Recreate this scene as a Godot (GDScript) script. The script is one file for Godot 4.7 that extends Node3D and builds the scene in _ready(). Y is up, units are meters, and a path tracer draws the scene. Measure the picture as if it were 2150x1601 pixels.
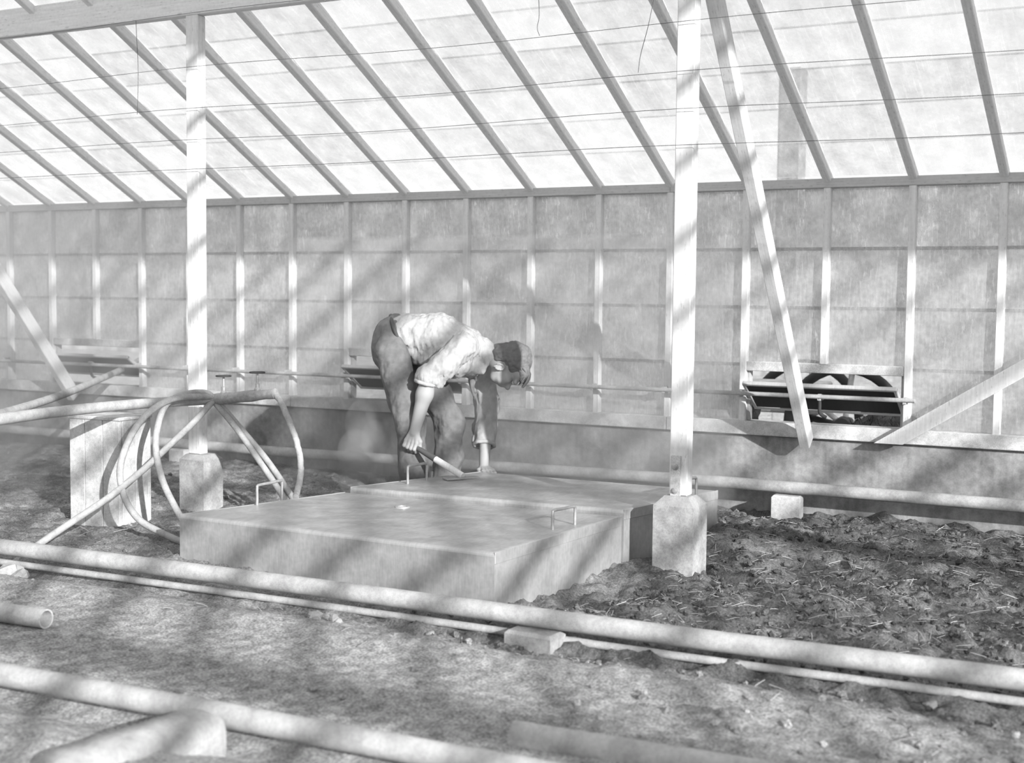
extends Node3D

# ---------------------------------------------------------------- camera of the photograph (2150 x 1601)
const W := 2150.0
const H := 1601.0
const FPX := 2796.1
const CAM := Vector3(9.1733, 1.2982, 7.93865)
const CR := Vector3(0.87852774, 0.00967879, -0.47759327)
const CU := Vector3(-0.03993859, 0.99778244, -0.0532458)
const CF := Vector3(-0.47601882, -0.06585231, -0.87696611)

# greenhouse, metres: back wall in the plane z = 0 along x, glazing bars every half metre
const BAY := 0.5
const EAVE := 1.945
const SLOPE := 0.4882
const ROW_W := 0.355
const ROW_R := 0.345
const RIDGE_Z := 5.5
const X0 := -2.5
const X1 := 11.0
const XEND := 21.0

var M := {}
var used := {}
var rng := RandomNumberGenerator.new()
var mesh_cache := {}
var nz := FastNoiseLite.new()
var cells := FastNoiseLite.new()

func _ready() -> void:
	rng.seed = 7
	setup_view()
	make_materials()
	build_ground()
	build_back_wall()
	build_roof()
	build_far_shell()
	build_vents()
	build_posts()
	build_pipes()
	build_pans()
	build_hoses()
	build_blocks()
	build_wires()
	build_outside()
	build_man()
	build_litter()
	build_steam()

# ---------------------------------------------------------------- camera, sky, sun, exposure
func setup_view() -> void:
	var cam := Camera3D.new()
	cam.name = "camera"
	cam.transform = Transform3D(Basis(CR, CU, -CF), CAM)
	cam.fov = rad_to_deg(2.0 * atan(H / 2.0 / FPX))
	cam.near = 0.05
	cam.far = 300.0
	var lens := CameraAttributesPhysical.new()
	lens.frustum_focal_length = 12.0 / (H / 2.0 / FPX)
	lens.frustum_focus_distance = 6.9
	lens.frustum_near = 0.05
	lens.frustum_far = 300.0
	lens.exposure_aperture = 2.2
	cam.attributes = lens
	add_child(cam)
	cam.current = true
	var sky := ProceduralSkyMaterial.new()
	sky.sky_top_color = Color(0.78, 0.78, 0.78)
	sky.sky_horizon_color = Color(0.85, 0.85, 0.85)
	sky.ground_bottom_color = Color(0.55, 0.55, 0.55)
	sky.ground_horizon_color = Color(0.80, 0.80, 0.80)
	var env := Environment.new()
	env.background_mode = Environment.BG_SKY
	env.sky = Sky.new()
	env.sky.sky_material = sky
	env.tonemap_mode = Environment.TONE_MAPPER_LINEAR
	env.tonemap_exposure = 1.93
	env.volumetric_fog_enabled = true
	env.volumetric_fog_density = 0.0
	env.sdfgi_enabled = true
	env.ssao_enabled = true
	env.ssil_enabled = true
	var we := WorldEnvironment.new()
	we.name = "environment"
	we.environment = env
	add_child(we)
	var sun := DirectionalLight3D.new()
	sun.name = "sun"
	sun.light_energy = 1.5
	sun.light_angular_distance = 0.6
	sun.shadow_enabled = true
	var s := Vector3(1.55, 0.60, 1.0).normalized()
	sun.transform = Transform3D(Basis.looking_at(-s, Vector3.UP), Vector3(12, 8, 10))
	add_child(sun)

# a pixel gives a direction; its distance comes from depth, a height or a wall plane
func ray(x: float, y: float) -> Vector3:
	return CF + CR * ((x - W / 2.0) / FPX) - CU * ((y - H / 2.0) / FPX)
func at(x: float, y: float, d: float) -> Vector3:
	return CAM + ray(x, y) * d
func at_y(x: float, y: float, h: float) -> Vector3:
	var d := ray(x, y)
	return CAM + d * ((h - CAM.y) / d.y)
func at_z(x: float, y: float, z: float) -> Vector3:
	var d := ray(x, y)
	return CAM + d * ((z - CAM.z) / d.z)

# ---------------------------------------------------------------- nodes
func numbered(called: String) -> String:
	if not used.has(called):
		used[called] = 0
		return called
	used[called] += 1
	return "%s_%03d" % [called, used[called]]

func tag(o: Node, label := "", category := "", group := "", kind := "") -> void:
	if label: o.set_meta("label", label)
	if category: o.set_meta("category", category)
	if group: o.set_meta("group", group)
	if kind: o.set_meta("kind", kind)

func thing(called: String, where := Vector3.ZERO, label := "", category := "", group := "", kind := "") -> Node3D:
	var o := Node3D.new()
	o.name = numbered(called)
	o.position = where
	add_child(o)
	tag(o, label, category, group, kind)
	return o

func part(called: String, mesh: Mesh, m: Material, parent: Node, xf := Transform3D()) -> MeshInstance3D:
	var o := MeshInstance3D.new()
	o.name = numbered(called) if parent == self else called
	o.mesh = mesh
	o.material_override = m
	parent.add_child(o, true)
	o.transform = xf
	return o

# world-space geometry put under a thing whose base is at o.position
func wpart(called: String, mb: MB, m: Material, parent: Node3D) -> MeshInstance3D:
	var off := Vector3.ZERO
	var n: Node = parent
	while n is Node3D and n != self:
		off += n.position
		n = n.get_parent()
	return part(called, mb.commit(off), m, parent)

class MB:
	var v := PackedVector3Array()
	var n := PackedVector3Array()
	var c := PackedColorArray()
	var col := Color.WHITE
	var colored := false
	func tri(a: Vector3, b: Vector3, d: Vector3, na: Vector3, nb: Vector3, nd: Vector3) -> void:
		if (b - a).cross(d - a).dot(na + nb + nd) > 0.0:
			v.append_array(PackedVector3Array([a, d, b])); n.append_array(PackedVector3Array([na, nd, nb]))
		else:
			v.append_array(PackedVector3Array([a, b, d])); n.append_array(PackedVector3Array([na, nb, nd]))
		if colored:
			c.append(col); c.append(col); c.append(col)
	func flat(a: Vector3, b: Vector3, d: Vector3, out: Vector3) -> void:
		var q := (b - a).cross(d - a).normalized()
		if q.dot(out) < 0.0: q = -q
		tri(a, b, d, q, q, q)
	func quad(a: Vector3, b: Vector3, d: Vector3, e: Vector3, out: Vector3) -> void:
		flat(a, b, d, out)
		flat(a, d, e, out)
	# convex hexahedron from 8 corners: bottom loop 0-3, top loop 4-7
	func hexa(p: Array) -> void:
		var mid := Vector3.ZERO
		for q in p: mid += q / 8.0
		for f in [[0, 1, 2, 3], [4, 5, 6, 7], [0, 1, 5, 4], [1, 2, 6, 5], [2, 3, 7, 6], [3, 0, 4, 7]]:
			var fc: Vector3 = (p[f[0]] + p[f[1]] + p[f[2]] + p[f[3]]) / 4.0
			quad(p[f[0]], p[f[1]], p[f[2]], p[f[3]], fc - mid)
	func box(o: Vector3, s: Vector3, b := Basis()) -> void:
		var h := s / 2.0
		var p := []
		for y in [-1, 1]:
			for k in [[-1, -1], [1, -1], [1, 1], [-1, 1]]:
				p.append(o + b * Vector3(h.x * k[0], h.y * y, h.z * k[1]))
		hexa(p)
	# a sheet of glass: one face with its four cut edges
	func sheet(s: Vector3) -> void:
		var h := s / 2.0
		quad(Vector3(-h.x, -h.y, h.z), Vector3(h.x, -h.y, h.z), Vector3(h.x, h.y, h.z), Vector3(-h.x, h.y, h.z), Vector3.BACK)
		for k in [-1, 1]:
			quad(Vector3(-h.x, h.y * k, -h.z), Vector3(h.x, h.y * k, -h.z), Vector3(h.x, h.y * k, h.z), Vector3(-h.x, h.y * k, h.z), Vector3(0, k, 0))
			quad(Vector3(h.x * k, -h.y, -h.z), Vector3(h.x * k, h.y, -h.z), Vector3(h.x * k, h.y, h.z), Vector3(h.x * k, -h.y, h.z), Vector3(k, 0, 0))
	func cbox(o: Vector3, s: Vector3, ch: float, b := Basis()) -> void:
		var h := s / 2.0
		var q := {}
		for x in [-1, 1]:
			for y in [-1, 1]:
				for z in [-1, 1]:
					q[[x, y, z, 0]] = o + b * Vector3(h.x * x, (h.y - ch) * y, (h.z - ch) * z)
					q[[x, y, z, 1]] = o + b * Vector3((h.x - ch) * x, h.y * y, (h.z - ch) * z)
					q[[x, y, z, 2]] = o + b * Vector3((h.x - ch) * x, (h.y - ch) * y, h.z * z)
					flat(q[[x, y, z, 0]], q[[x, y, z, 1]], q[[x, y, z, 2]], b * Vector3(x, y, z))
		for s1 in [-1, 1]:
			quad(q[[s1, -1, -1, 0]], q[[s1, 1, -1, 0]], q[[s1, 1, 1, 0]], q[[s1, -1, 1, 0]], b * Vector3(s1, 0, 0))
			quad(q[[-1, s1, -1, 1]], q[[1, s1, -1, 1]], q[[1, s1, 1, 1]], q[[-1, s1, 1, 1]], b * Vector3(0, s1, 0))
			quad(q[[-1, -1, s1, 2]], q[[1, -1, s1, 2]], q[[1, 1, s1, 2]], q[[-1, 1, s1, 2]], b * Vector3(0, 0, s1))
			for s2 in [-1, 1]:
				quad(q[[s1, s2, -1, 0]], q[[s1, s2, 1, 0]], q[[s1, s2, 1, 1]], q[[s1, s2, -1, 1]], b * Vector3(s1, s2, 0))
				quad(q[[s1, -1, s2, 0]], q[[s1, 1, s2, 0]], q[[s1, 1, s2, 2]], q[[s1, -1, s2, 2]], b * Vector3(s1, 0, s2))
				quad(q[[-1, s1, s2, 1]], q[[1, s1, s2, 1]], q[[1, s1, s2, 2]], q[[-1, s1, s2, 2]], b * Vector3(0, s1, s2))
	func tube(path: Array, radii, seg := 10, caps := true) -> void:
		var rings := []
		var ups := Vector3.UP
		var cnt := path.size()
		for i in cnt:
			var t: Vector3 = (path[mini(i + 1, cnt - 1)] - path[maxi(i - 1, 0)]).normalized()
			if absf(t.dot(ups)) > 0.95:
				ups = Vector3(1, 0.2, 0.3).normalized()
			var sx := t.cross(ups).normalized()
			var sy := sx.cross(t).normalized()
			ups = sy
			var r: float = radii[i] if radii is Array else radii
			var ring := []
			for k in seg:
				var a := TAU * k / seg
				var dir := sx * cos(a) + sy * sin(a)
				ring.append([path[i] + dir * r, dir])
			rings.append(ring)
		for i in cnt - 1:
			for k in seg:
				var a = rings[i][k]; var b2 = rings[i][(k + 1) % seg]; var d = rings[i + 1][(k + 1) % seg]; var e = rings[i + 1][k]
				tri(a[0], b2[0], d[0], a[1], b2[1], d[1])
				tri(a[0], d[0], e[0], a[1], d[1], e[1])
		if caps:
			for w in [0, cnt - 1]:
				var out: Vector3 = (path[0] - path[1]) if w == 0 else (path[cnt - 1] - path[cnt - 2])
				for k in seg:
					flat(path[w], rings[w][k][0], rings[w][(k + 1) % seg][0], out)
	# profile of [radius, along] turned about an axis
	func lathe(o: Vector3, axis: Vector3, prof: Array, seg := 20) -> void:
		var ax := axis.normalized()
		var sx := ax.cross(Vector3(0.3, 0.9, 0.1).normalized() if absf(ax.y) < 0.9 else Vector3.RIGHT).normalized()
		var sy := ax.cross(sx)
		for i in prof.size() - 1:
			var p0 = prof[i]; var p1 = prof[i + 1]
			var sl := Vector2(p1[1] - p0[1], -(p1[0] - p0[0])).normalized()
			for k in seg:
				var q := []
				var w := []
				for g in [k, k + 1]:
					var dir := sx * cos(TAU * g / seg) + sy * sin(TAU * g / seg)
					q.append(o + dir * p0[0] + ax * p0[1]); q.append(o + dir * p1[0] + ax * p1[1])
					w.append((dir * sl.x + ax * sl.y).normalized())
				if p0[0] > 1e-5: tri(q[0], q[1], q[2], w[0], w[0], w[1])
				if p1[0] > 1e-5: tri(q[1], q[3], q[2], w[0], w[1], w[1])
	func commit(off := Vector3.ZERO) -> ArrayMesh:
		var a := []
		a.resize(Mesh.ARRAY_MAX)
		var vv := v
		if off != Vector3.ZERO:
			vv = v.duplicate()
			for i in vv.size(): vv[i] -= off
		a[Mesh.ARRAY_VERTEX] = vv
		a[Mesh.ARRAY_NORMAL] = n
		if colored: a[Mesh.ARRAY_COLOR] = c
		var m := ArrayMesh.new()
		m.add_surface_from_arrays(Mesh.PRIMITIVE_TRIANGLES, a)
		return m

func smooth(pts: Array, each := 6) -> Array:
	var out := []
	for i in pts.size() - 1:
		var p0: Vector3 = pts[maxi(i - 1, 0)]; var p1: Vector3 = pts[i]; var p2: Vector3 = pts[i + 1]; var p3: Vector3 = pts[mini(i + 2, pts.size() - 1)]
		for k in each:
			out.append(p1.cubic_interpolate(p2, p0, p3, float(k) / each))
	out.append(pts[-1])
	return out

# a chamfered timber between two points, its own y axis along the grain; alike timbers share a mesh
func timber(called: String, a: Vector3, b: Vector3, w: float, d: float, m: Material, parent: Node, side := Vector3.RIGHT, ch := 0.003) -> MeshInstance3D:
	var key := "t%.3f/%.3f/%.3f" % [w, (b - a).length(), d]
	if not mesh_cache.has(key):
		var mb := MB.new()
		mb.cbox(Vector3.ZERO, Vector3(w, (b - a).length(), d), ch)
		mesh_cache[key] = mb.commit()
	var y := (b - a).normalized()
	var z := side.cross(y).normalized()
	var x := y.cross(z)
	return part(called, mesh_cache[key], m, parent, Transform3D(Basis(x, y, z), (a + b) / 2.0 - (parent.position if parent is Node3D else Vector3.ZERO)))

# ---------------------------------------------------------------- materials
func noise_bytes(w: int, h: int, freq: float, s: int, oct := 4, type := FastNoiseLite.TYPE_SIMPLEX_SMOOTH) -> PackedByteArray:
	var f := FastNoiseLite.new()
	f.seed = s
	f.frequency = freq
	f.noise_type = type
	f.fractal_octaves = oct
	var im := f.get_seamless_image(w, h)
	im.convert(Image.FORMAT_L8)
	return im.get_data()

func streak_bytes(w: int, h: int, short: int, freq: float, s: int) -> PackedByteArray:
	var f := FastNoiseLite.new()
	f.seed = s
	f.frequency = freq
	f.fractal_octaves = 3
	var im := f.get_seamless_image(w, short)
	im.convert(Image.FORMAT_L8)
	im.resize(w, h, Image.INTERPOLATE_CUBIC)
	return im.get_data()

func tex(w: int, h: int, f: Callable) -> ImageTexture:
	var data := PackedByteArray()
	data.resize(w * h * 4)
	for i in w * h:
		var q: Vector2 = f.call(i)
		var g := int(clampf(q.x, 0, 1) * 255.0)
		data[i * 4] = g; data[i * 4 + 1] = g; data[i * 4 + 2] = g
		data[i * 4 + 3] = int(clampf(q.y, 0, 1) * 255.0)
	return ImageTexture.create_from_image(Image.create_from_data(w, h, false, Image.FORMAT_RGBA8, data))

func mat(lin: float, rough := 0.8, t: Texture2D = null, scale := 1.0, world := true) -> StandardMaterial3D:
	var m := StandardMaterial3D.new()
	m.albedo_color = Color(lin, lin, lin).linear_to_srgb()
	m.roughness = rough
	m.metallic_specular = 0.35
	if t:
		m.albedo_texture = t
		m.uv1_triplanar = true
		m.uv1_world_triplanar = world
		m.uv1_scale = Vector3.ONE * scale
	return m

func make_materials() -> void:
	nz.seed = 3; nz.frequency = 1.0; nz.fractal_octaves = 4
	cells.seed = 5; cells.noise_type = FastNoiseLite.TYPE_CELLULAR; cells.frequency = 9.0
	cells.cellular_return_type = FastNoiseLite.RETURN_DISTANCE
	cells.fractal_type = FastNoiseLite.FRACTAL_NONE
	var n := 512
	var fine := noise_bytes(n, n, 0.06, 11, 4)
	var blot := noise_bytes(n, n, 0.010, 12, 4)
	var grit := noise_bytes(n, n, 0.25, 13, 2)
	var st1 := streak_bytes(n, n, 24, 0.09, 14)
	var st2 := streak_bytes(n, n, 64, 0.14, 15)
	# painted weathered wood: grain along v
	var t_wood := tex(n, n, func(i): return Vector2(0.92 + (st1[i] - 128) / 255.0 * 0.08 + (fine[i] - 128) / 255.0 * 0.05 - (0.12 if st2[i] > 210 else 0.0), 1))
	var t_conc := tex(n, n, func(i): return Vector2(0.86 + (blot[i] - 128) / 255.0 * 0.22 + (fine[i] - 128) / 255.0 * 0.14 + (grit[i] - 128) / 255.0 * 0.2, 1))
	var t_wall := tex(n, n, func(i): return Vector2(0.84 + (blot[i] - 128) / 255.0 * 0.30 + (st1[i] - 128) / 255.0 * 0.07 + (fine[i] - 128) / 255.0 * 0.16 + (grit[i] - 128) / 255.0 * 0.1, 1))
	var t_metal := tex(n, n, func(i): return Vector2(0.88 + (blot[i] - 128) / 255.0 * 0.16 + (st2[i] - 128) / 255.0 * 0.08 + (fine[i] - 128) / 255.0 * 0.08, 1))
	var t_soil := tex(n, n, func(i): return Vector2(0.75 + (fine[i] - 128) / 255.0 * 0.5 + (grit[i] - 128) / 255.0 * 0.5 + (blot[i] - 128) / 255.0 * 0.25, 1))
	var soil_h := Image.create_from_data(n, n, false, Image.FORMAT_L8, grit)
	soil_h.convert(Image.FORMAT_RGBA8)
	soil_h.bump_map_to_normal_map(5.0)
	var t_soiln := ImageTexture.create_from_image(soil_h)
	var t_cloth := tex(n, n, func(i): return Vector2(0.85 + (blot[i] - 128) / 255.0 * 0.2 + (grit[i] - 128) / 255.0 * 0.15, 1))
	# condensation and dirt on glass: colour of the film, and how much of the pane it covers
	var t_gw := tex(n, n, func(i): return Vector2(0.88 + (fine[i] - 128) / 255.0 * 0.16 + (st2[i] - 128) / 255.0 * 0.14, 0.80 + (blot[i] - 128) / 255.0 * 0.30 + (st2[i] - 128) / 255.0 * 0.30 + (grit[i] - 128) / 255.0 * 0.2 - (0.30 if st2[i] > 186 else 0.0)))
	var t_gr := tex(n, n, func(i): return Vector2(0.90 + (fine[i] - 128) / 255.0 * 0.10 + (grit[i] - 128) / 255.0 * 0.10, 0.62 + (blot[i] - 128) / 255.0 * 0.50 + (fine[i] - 128) / 255.0 * 0.36 + (grit[i] - 128) / 255.0 * 0.26 - (0.16 if st1[i] > 188 else 0.0)))
	for k in 3:
		var w := mat(0.86, 0.75, t_wood, 1.1, false)
		w.uv1_offset = Vector3(0.31, 0.17, 0.53) * (k + 1)
		M["wood%d" % k] = w
		var g := mat(0.64, 0.5, t_gw, 0.8)
		g.transparency = BaseMaterial3D.TRANSPARENCY_ALPHA
		g.albedo_color.a = [0.96, 1.0, 0.90][k]
		g.uv1_offset = Vector3(0.37, 0.21, 0.11) * k
		g.backlight_enabled = true
		g.backlight = Color(1, 1, 1)
		M["glass_wall%d" % k] = g
		var h := mat(0.80, 0.5, t_gr, 1.0)
		h.transparency = BaseMaterial3D.TRANSPARENCY_ALPHA
		h.albedo_color.a = [0.72, 0.86, 0.60][k]
		h.uv1_offset = Vector3(0.29, 0.47, 0.19) * k
		h.backlight_enabled = true
		h.backlight = Color(1, 1, 1)
		M["glass_roof%d" % k] = h
	M.glass_clear = M.glass_roof2.duplicate()
	M.glass_clear.albedo_color.a = 0.30
	M.rafter = mat(0.92, 0.75, t_wood, 1.1, false)
	M.sill = mat(0.72, 0.8, t_conc, 0.9)
	M.plate = mat(0.62, 0.8, t_wood, 1.1, false)
	M.old_wood = mat(0.50, 0.8, t_wood, 1.6, false)
	M.brace = mat(0.80, 0.75, t_wood, 1.3, false)
	M.concrete = mat(0.38, 0.9, t_wall, 0.6)
	M.pier = mat(0.46, 0.9, t_conc, 1.8)
	M.white = mat(0.68, 0.85, t_conc, 1.2)
	M.pan = mat(0.56, 0.42, t_metal, 1.0)
	M.pan.metallic = 0.45
	M.steel = mat(0.5, 0.45, t_metal, 3.0)
	M.steel.metallic = 0.4
	M.pipe = mat(0.54, 0.8, t_conc, 1.5)
	M.earth = mat(0.23, 0.95, t_soil, 3.0)
	M.hose = mat(0.50, 0.8, t_conc, 3.0)
	M.lagging = mat(0.40, 0.95, t_conc, 5.0)
	M.dark = mat(0.05, 0.8)
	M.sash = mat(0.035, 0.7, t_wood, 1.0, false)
	M.tyre = mat(0.05, 0.9)
	M.wire = mat(0.10, 0.6)
	M.shirt = mat(0.54, 0.95, t_cloth, 3.0)
	M.trouser = mat(0.21, 0.95, t_cloth, 4.0)
	M.skin = mat(0.33, 0.6)
	M.hair = mat(0.22, 0.6, t_cloth, 6.0)
	M.boot = mat(0.08, 0.6)
	M.soil = mat(1.0, 1.0, t_soil, 2.2)
	M.soil.vertex_color_use_as_albedo = true
	M.soil.metallic_specular = 0.1
	M.soil.normal_enabled = true
	M.soil.normal_texture = t_soiln
	M.soil.normal_scale = 1.0
	M.clod = mat(1.0, 1.0, t_soil, 3.0)
	M.clod.vertex_color_use_as_albedo = true
	M.clod.metallic_specular = 0.1
	M.straw = mat(0.50, 0.8)
	M.straw.vertex_color_use_as_albedo = true
	M.yard = mat(0.62, 1.0, t_soil, 0.7)
	M.shed = mat(0.45, 0.9, t_wall, 0.3)
	M.grass = mat(0.10, 1.0, t_soil, 2.0)

# ---------------------------------------------------------------- ground
func bed(x: float, z: float) -> float:  # 1 in the loose dark soil, 0 on the trodden path
	var a := smoothstep(3.85, 3.55, z)
	var right := smoothstep(5.9, 6.9, x)
	var path_right := smoothstep(7.0, 8.2, x) * 0.22
	return maxf(a * lerpf(0.55, 1.0, right), path_right) + smoothstep(5.1, 5.3, z) * 0.5

func ground_h(x: float, z: float) -> float:
	var b := clampf(bed(x, z), 0.0, 1.0)
	var y := nz.get_noise_2d(x * 0.9, z * 0.9) * 0.035 * (0.4 + b)
	y += nz.get_noise_2d(x * 7.0 + 40.0, z * 7.0) * (0.004 + 0.032 * b)
	var c := cells.get_noise_2d(x, z)
	y += -c * 0.022 * b - 0.025 * b * smoothstep(3.5, 2.4, z) - 0.01 * b
	y += nz.get_noise_2d(x * 40.0, z * 40.0 + 9.0) * (0.003 + 0.007 * b)
	# hollow under the front pipe, and its crumbled edge
	y -= 0.035 * exp(-pow((z - 3.60) / 0.11, 2.0))
	y += 0.03 * exp(-pow((z - 3.86) / 0.10, 2.0)) * (0.5 + nz.get_noise_2d(x * 3.0, 77.0))
	y -= 0.03 * exp(-pow((z - 5.03) / 0.10, 2.0))
	y += 0.05 * exp(-pow((z - 5.4) / 0.2, 2.0))
	# soil thrown up against the far pan and the pier
	y += 0.09 * exp(-(pow((x - 6.98) / 0.35, 2.0) + pow((z - 1.25) / 0.45, 2.0)))
	y += 0.02 * exp(-(pow((x - 6.85) / 0.2, 2.0) + pow((z - 2.15) / 0.2, 2.0)))
	y -= 0.06 * exp(-(pow((x - 6.72) / 0.3, 2.0) + pow((z - 2.6) / 0.45, 2.0)))
	y += 0.06 * exp(-(pow((x - 3.6) / 0.5, 2.0) + pow((z - 1.6) / 0.35, 2.0)))
	return y

func build_ground() -> void:
	var gx := 0.022
	var gz := 0.022
	var xa := -2.5; var xb := 10.5; var za := -0.02; var zb := 7.4
	var nx := int((xb - xa) / gx) + 1
	var nzz := int((zb - za) / gz) + 1
	var v := PackedVector3Array(); v.resize(nx * nzz)
	var nn := PackedVector3Array(); nn.resize(nx * nzz)
	var cc := PackedColorArray(); cc.resize(nx * nzz)
	for j in nzz:
		for i in nx:
			var x := xa + i * gx
			var z := za + j * gz
			v[j * nx + i] = Vector3(x, ground_h(x, z), z)
			var b := clampf(bed(x, z) + nz.get_noise_2d(x * 2.0 + 5.0, z * 2.0 + 31.0) * 0.5, 0.0, 1.0)
			var g := lerpf(0.64, 0.23, b) * (1.0 + nz.get_noise_2d(x * 14.0, z * 14.0) * 0.4)
			if z > 5.05: g = lerpf(g, 0.72, smoothstep(5.05, 5.25, z) * smoothstep(8.6, 7.2, x))
			cc[j * nx + i] = Color(g, g, g)
	var idx := PackedInt32Array()
	for j in nzz:
		for i in nx:
			var l := v[j * nx + maxi(i - 1, 0)]; var r := v[j * nx + mini(i + 1, nx - 1)]
			var d := v[maxi(j - 1, 0) * nx + i]; var u := v[mini(j + 1, nzz - 1) * nx + i]
			nn[j * nx + i] = (u - d).cross(r - l).normalized()
			if i < nx - 1 and j < nzz - 1:
				var a := j * nx + i
				idx.append_array(PackedInt32Array([a, a + 1, a + nx + 1, a, a + nx + 1, a + nx]))
	var arr := []
	arr.resize(Mesh.ARRAY_MAX)
	arr[Mesh.ARRAY_VERTEX] = v; arr[Mesh.ARRAY_NORMAL] = nn; arr[Mesh.ARRAY_COLOR] = cc; arr[Mesh.ARRAY_INDEX] = idx
	var m := ArrayMesh.new()
	m.add_surface_from_arrays(Mesh.PRIMITIVE_TRIANGLES, arr)
	var f := part("floor", m, M.soil, self)
	tag(f, "bare soil floor of the greenhouse, trodden pale path and dark loose bed", "soil", "", "structure")
	var mb := MB.new()
	mb.box(Vector3(9.0, -0.45, 5.6), Vector3(27.0, 0.5, 12.0))
	part("subsoil", mb.commit(), M.yard, f)

# ---------------------------------------------------------------- back wall
func vented(n: int) -> bool:
	return posmod(n - 1, 6) < 2

func build_back_wall() -> void:
	var wl := thing("wall_back", Vector3.ZERO, "glazed back wall of the greenhouse on a low concrete base", "wall", "", "structure")
	var mb := MB.new()
	mb.cbox(Vector3(4.25, 0.12, -0.085), Vector3(X1 - X0 + 20.0, 0.64, 0.17), 0.006)
	part("concrete_base", mb.commit(), M.concrete, wl)
	# sill boards, butt-jointed
	for k in 5:
		timber("sill_board", Vector3(X0 + k * 3.0 - 0.5 + 0.002, 0.484, -0.035), Vector3(X0 + (k + 1) * 3.0 - 0.5 - 0.002, 0.484, -0.035), 0.13, 0.086, M.sill, wl, Vector3.BACK, 0.004)
	for k in 5:
		timber("eaves_plate", Vector3(X0 + k * 3.0 - 0.5, EAVE + 0.028, -0.02), Vector3(X0 + (k + 1) * 3.0 - 0.5, EAVE + 0.028, -0.02), 0.09, 0.056, M.plate, wl, Vector3.BACK, 0.004)
	var n0 := int(X0 / BAY)
	var n1 := int(X1 / BAY)
	for n in range(n0, n1 + 1):
		var x := n * BAY
		var mid := posmod(n - 2, 6) == 0
		timber("glazing_bar", Vector3(x, 0.89 if mid else 0.5, -0.004), Vector3(x, EAVE + 0.002, -0.004), 0.043, 0.05, M["wood%d" % posmod(n, 3)], wl, Vector3.RIGHT, 0.004)
	for n in range(n0, n1):
		for row in 4:
			if row == 3 and vented(n): continue
			var top := EAVE - row * ROW_W
			var h := ROW_W + 0.02
			if row == 3: h = ROW_W
			pane(wl, Vector3(n * BAY + BAY / 2.0, top - h / 2.0 + 0.004, -0.024), Vector3(0.478, h, 0.004), Basis(Vector3.RIGHT, 0.016), "glass_wall%d" % rng.randi_range(0, 2))

func pane(parent: Node3D, o: Vector3, s: Vector3, b: Basis, m: String) -> void:
	var key := "p%.3f/%.3f/%.3f" % [s.x, s.y, s.z]
	if not mesh_cache.has(key):
		var mb := MB.new()
		mb.sheet(s)
		mesh_cache[key] = mb.commit()
	part("pane", mesh_cache[key], M[m], parent, Transform3D(b, o))

# ---------------------------------------------------------------- roof
func roof_pt(x: float, along: float, off: float) -> Vector3:
	return Vector3(x, EAVE + 0.03 + along * sin(SLOPE) + off * cos(SLOPE), along * cos(SLOPE) - off * sin(SLOPE))

func build_roof() -> void:
	var rf := thing("ceiling", Vector3.ZERO, "sloping glass roof of lapped panes between painted rafters", "roof", "", "structure")
	var n0 := int(X0 / BAY)
	var n1 := int(X1 / BAY)
	var slope_len := RIDGE_Z / cos(SLOPE)
	for n in range(n0, int(XEND / BAY) + 1):
		timber("rafter", roof_pt(n * BAY, -0.03, 0.022), roof_pt(n * BAY, slope_len, 0.022), 0.048, 0.062, M.rafter, rf, Vector3.RIGHT, 0.004)
	var b := Basis(Vector3.RIGHT, PI / 2.0 - SLOPE)   # own y axis up the slope
	for n in range(n0, n1):
		for row in 8:
			var h := ROW_R + 0.02
			var o := roof_pt(n * BAY + BAY / 2.0, row * ROW_R + h / 2.0 - 0.015, 0.052 + 0.004)
			pane(rf, o, Vector3(0.470, h, 0.004), Basis(Vector3.RIGHT, PI / 2.0 - SLOPE + 0.014), "glass_roof%d" % rng.randi_range(0, 2))
	# the rest of the slope, above what the picture shows, in long lights
	for n in range(n0, n1):
		var a := 8 * ROW_R
		pane(rf, roof_pt(n * BAY + BAY / 2.0, (a + slope_len) / 2.0, 0.054), Vector3(0.470, slope_len - a, 0.004), b, "glass_roof%d" % posmod(n, 3))
	for n in range(n1, int(XEND / BAY)):
		pane(rf, roof_pt(n * BAY + BAY / 2.0, slope_len / 2.0, 0.054), Vector3(0.470, slope_len, 0.004), b, "glass_clear")
	var pu := timber("purlin", Vector3(X0, 2.972, 1.93), Vector3(XEND, 2.972, 1.93), 0.07, 0.172, M.rafter, self, Vector3.BACK, 0.005)
	tag(pu, "long horizontal purlin beam carried on the posts under the rafters", "beam", "", "structure")

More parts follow.
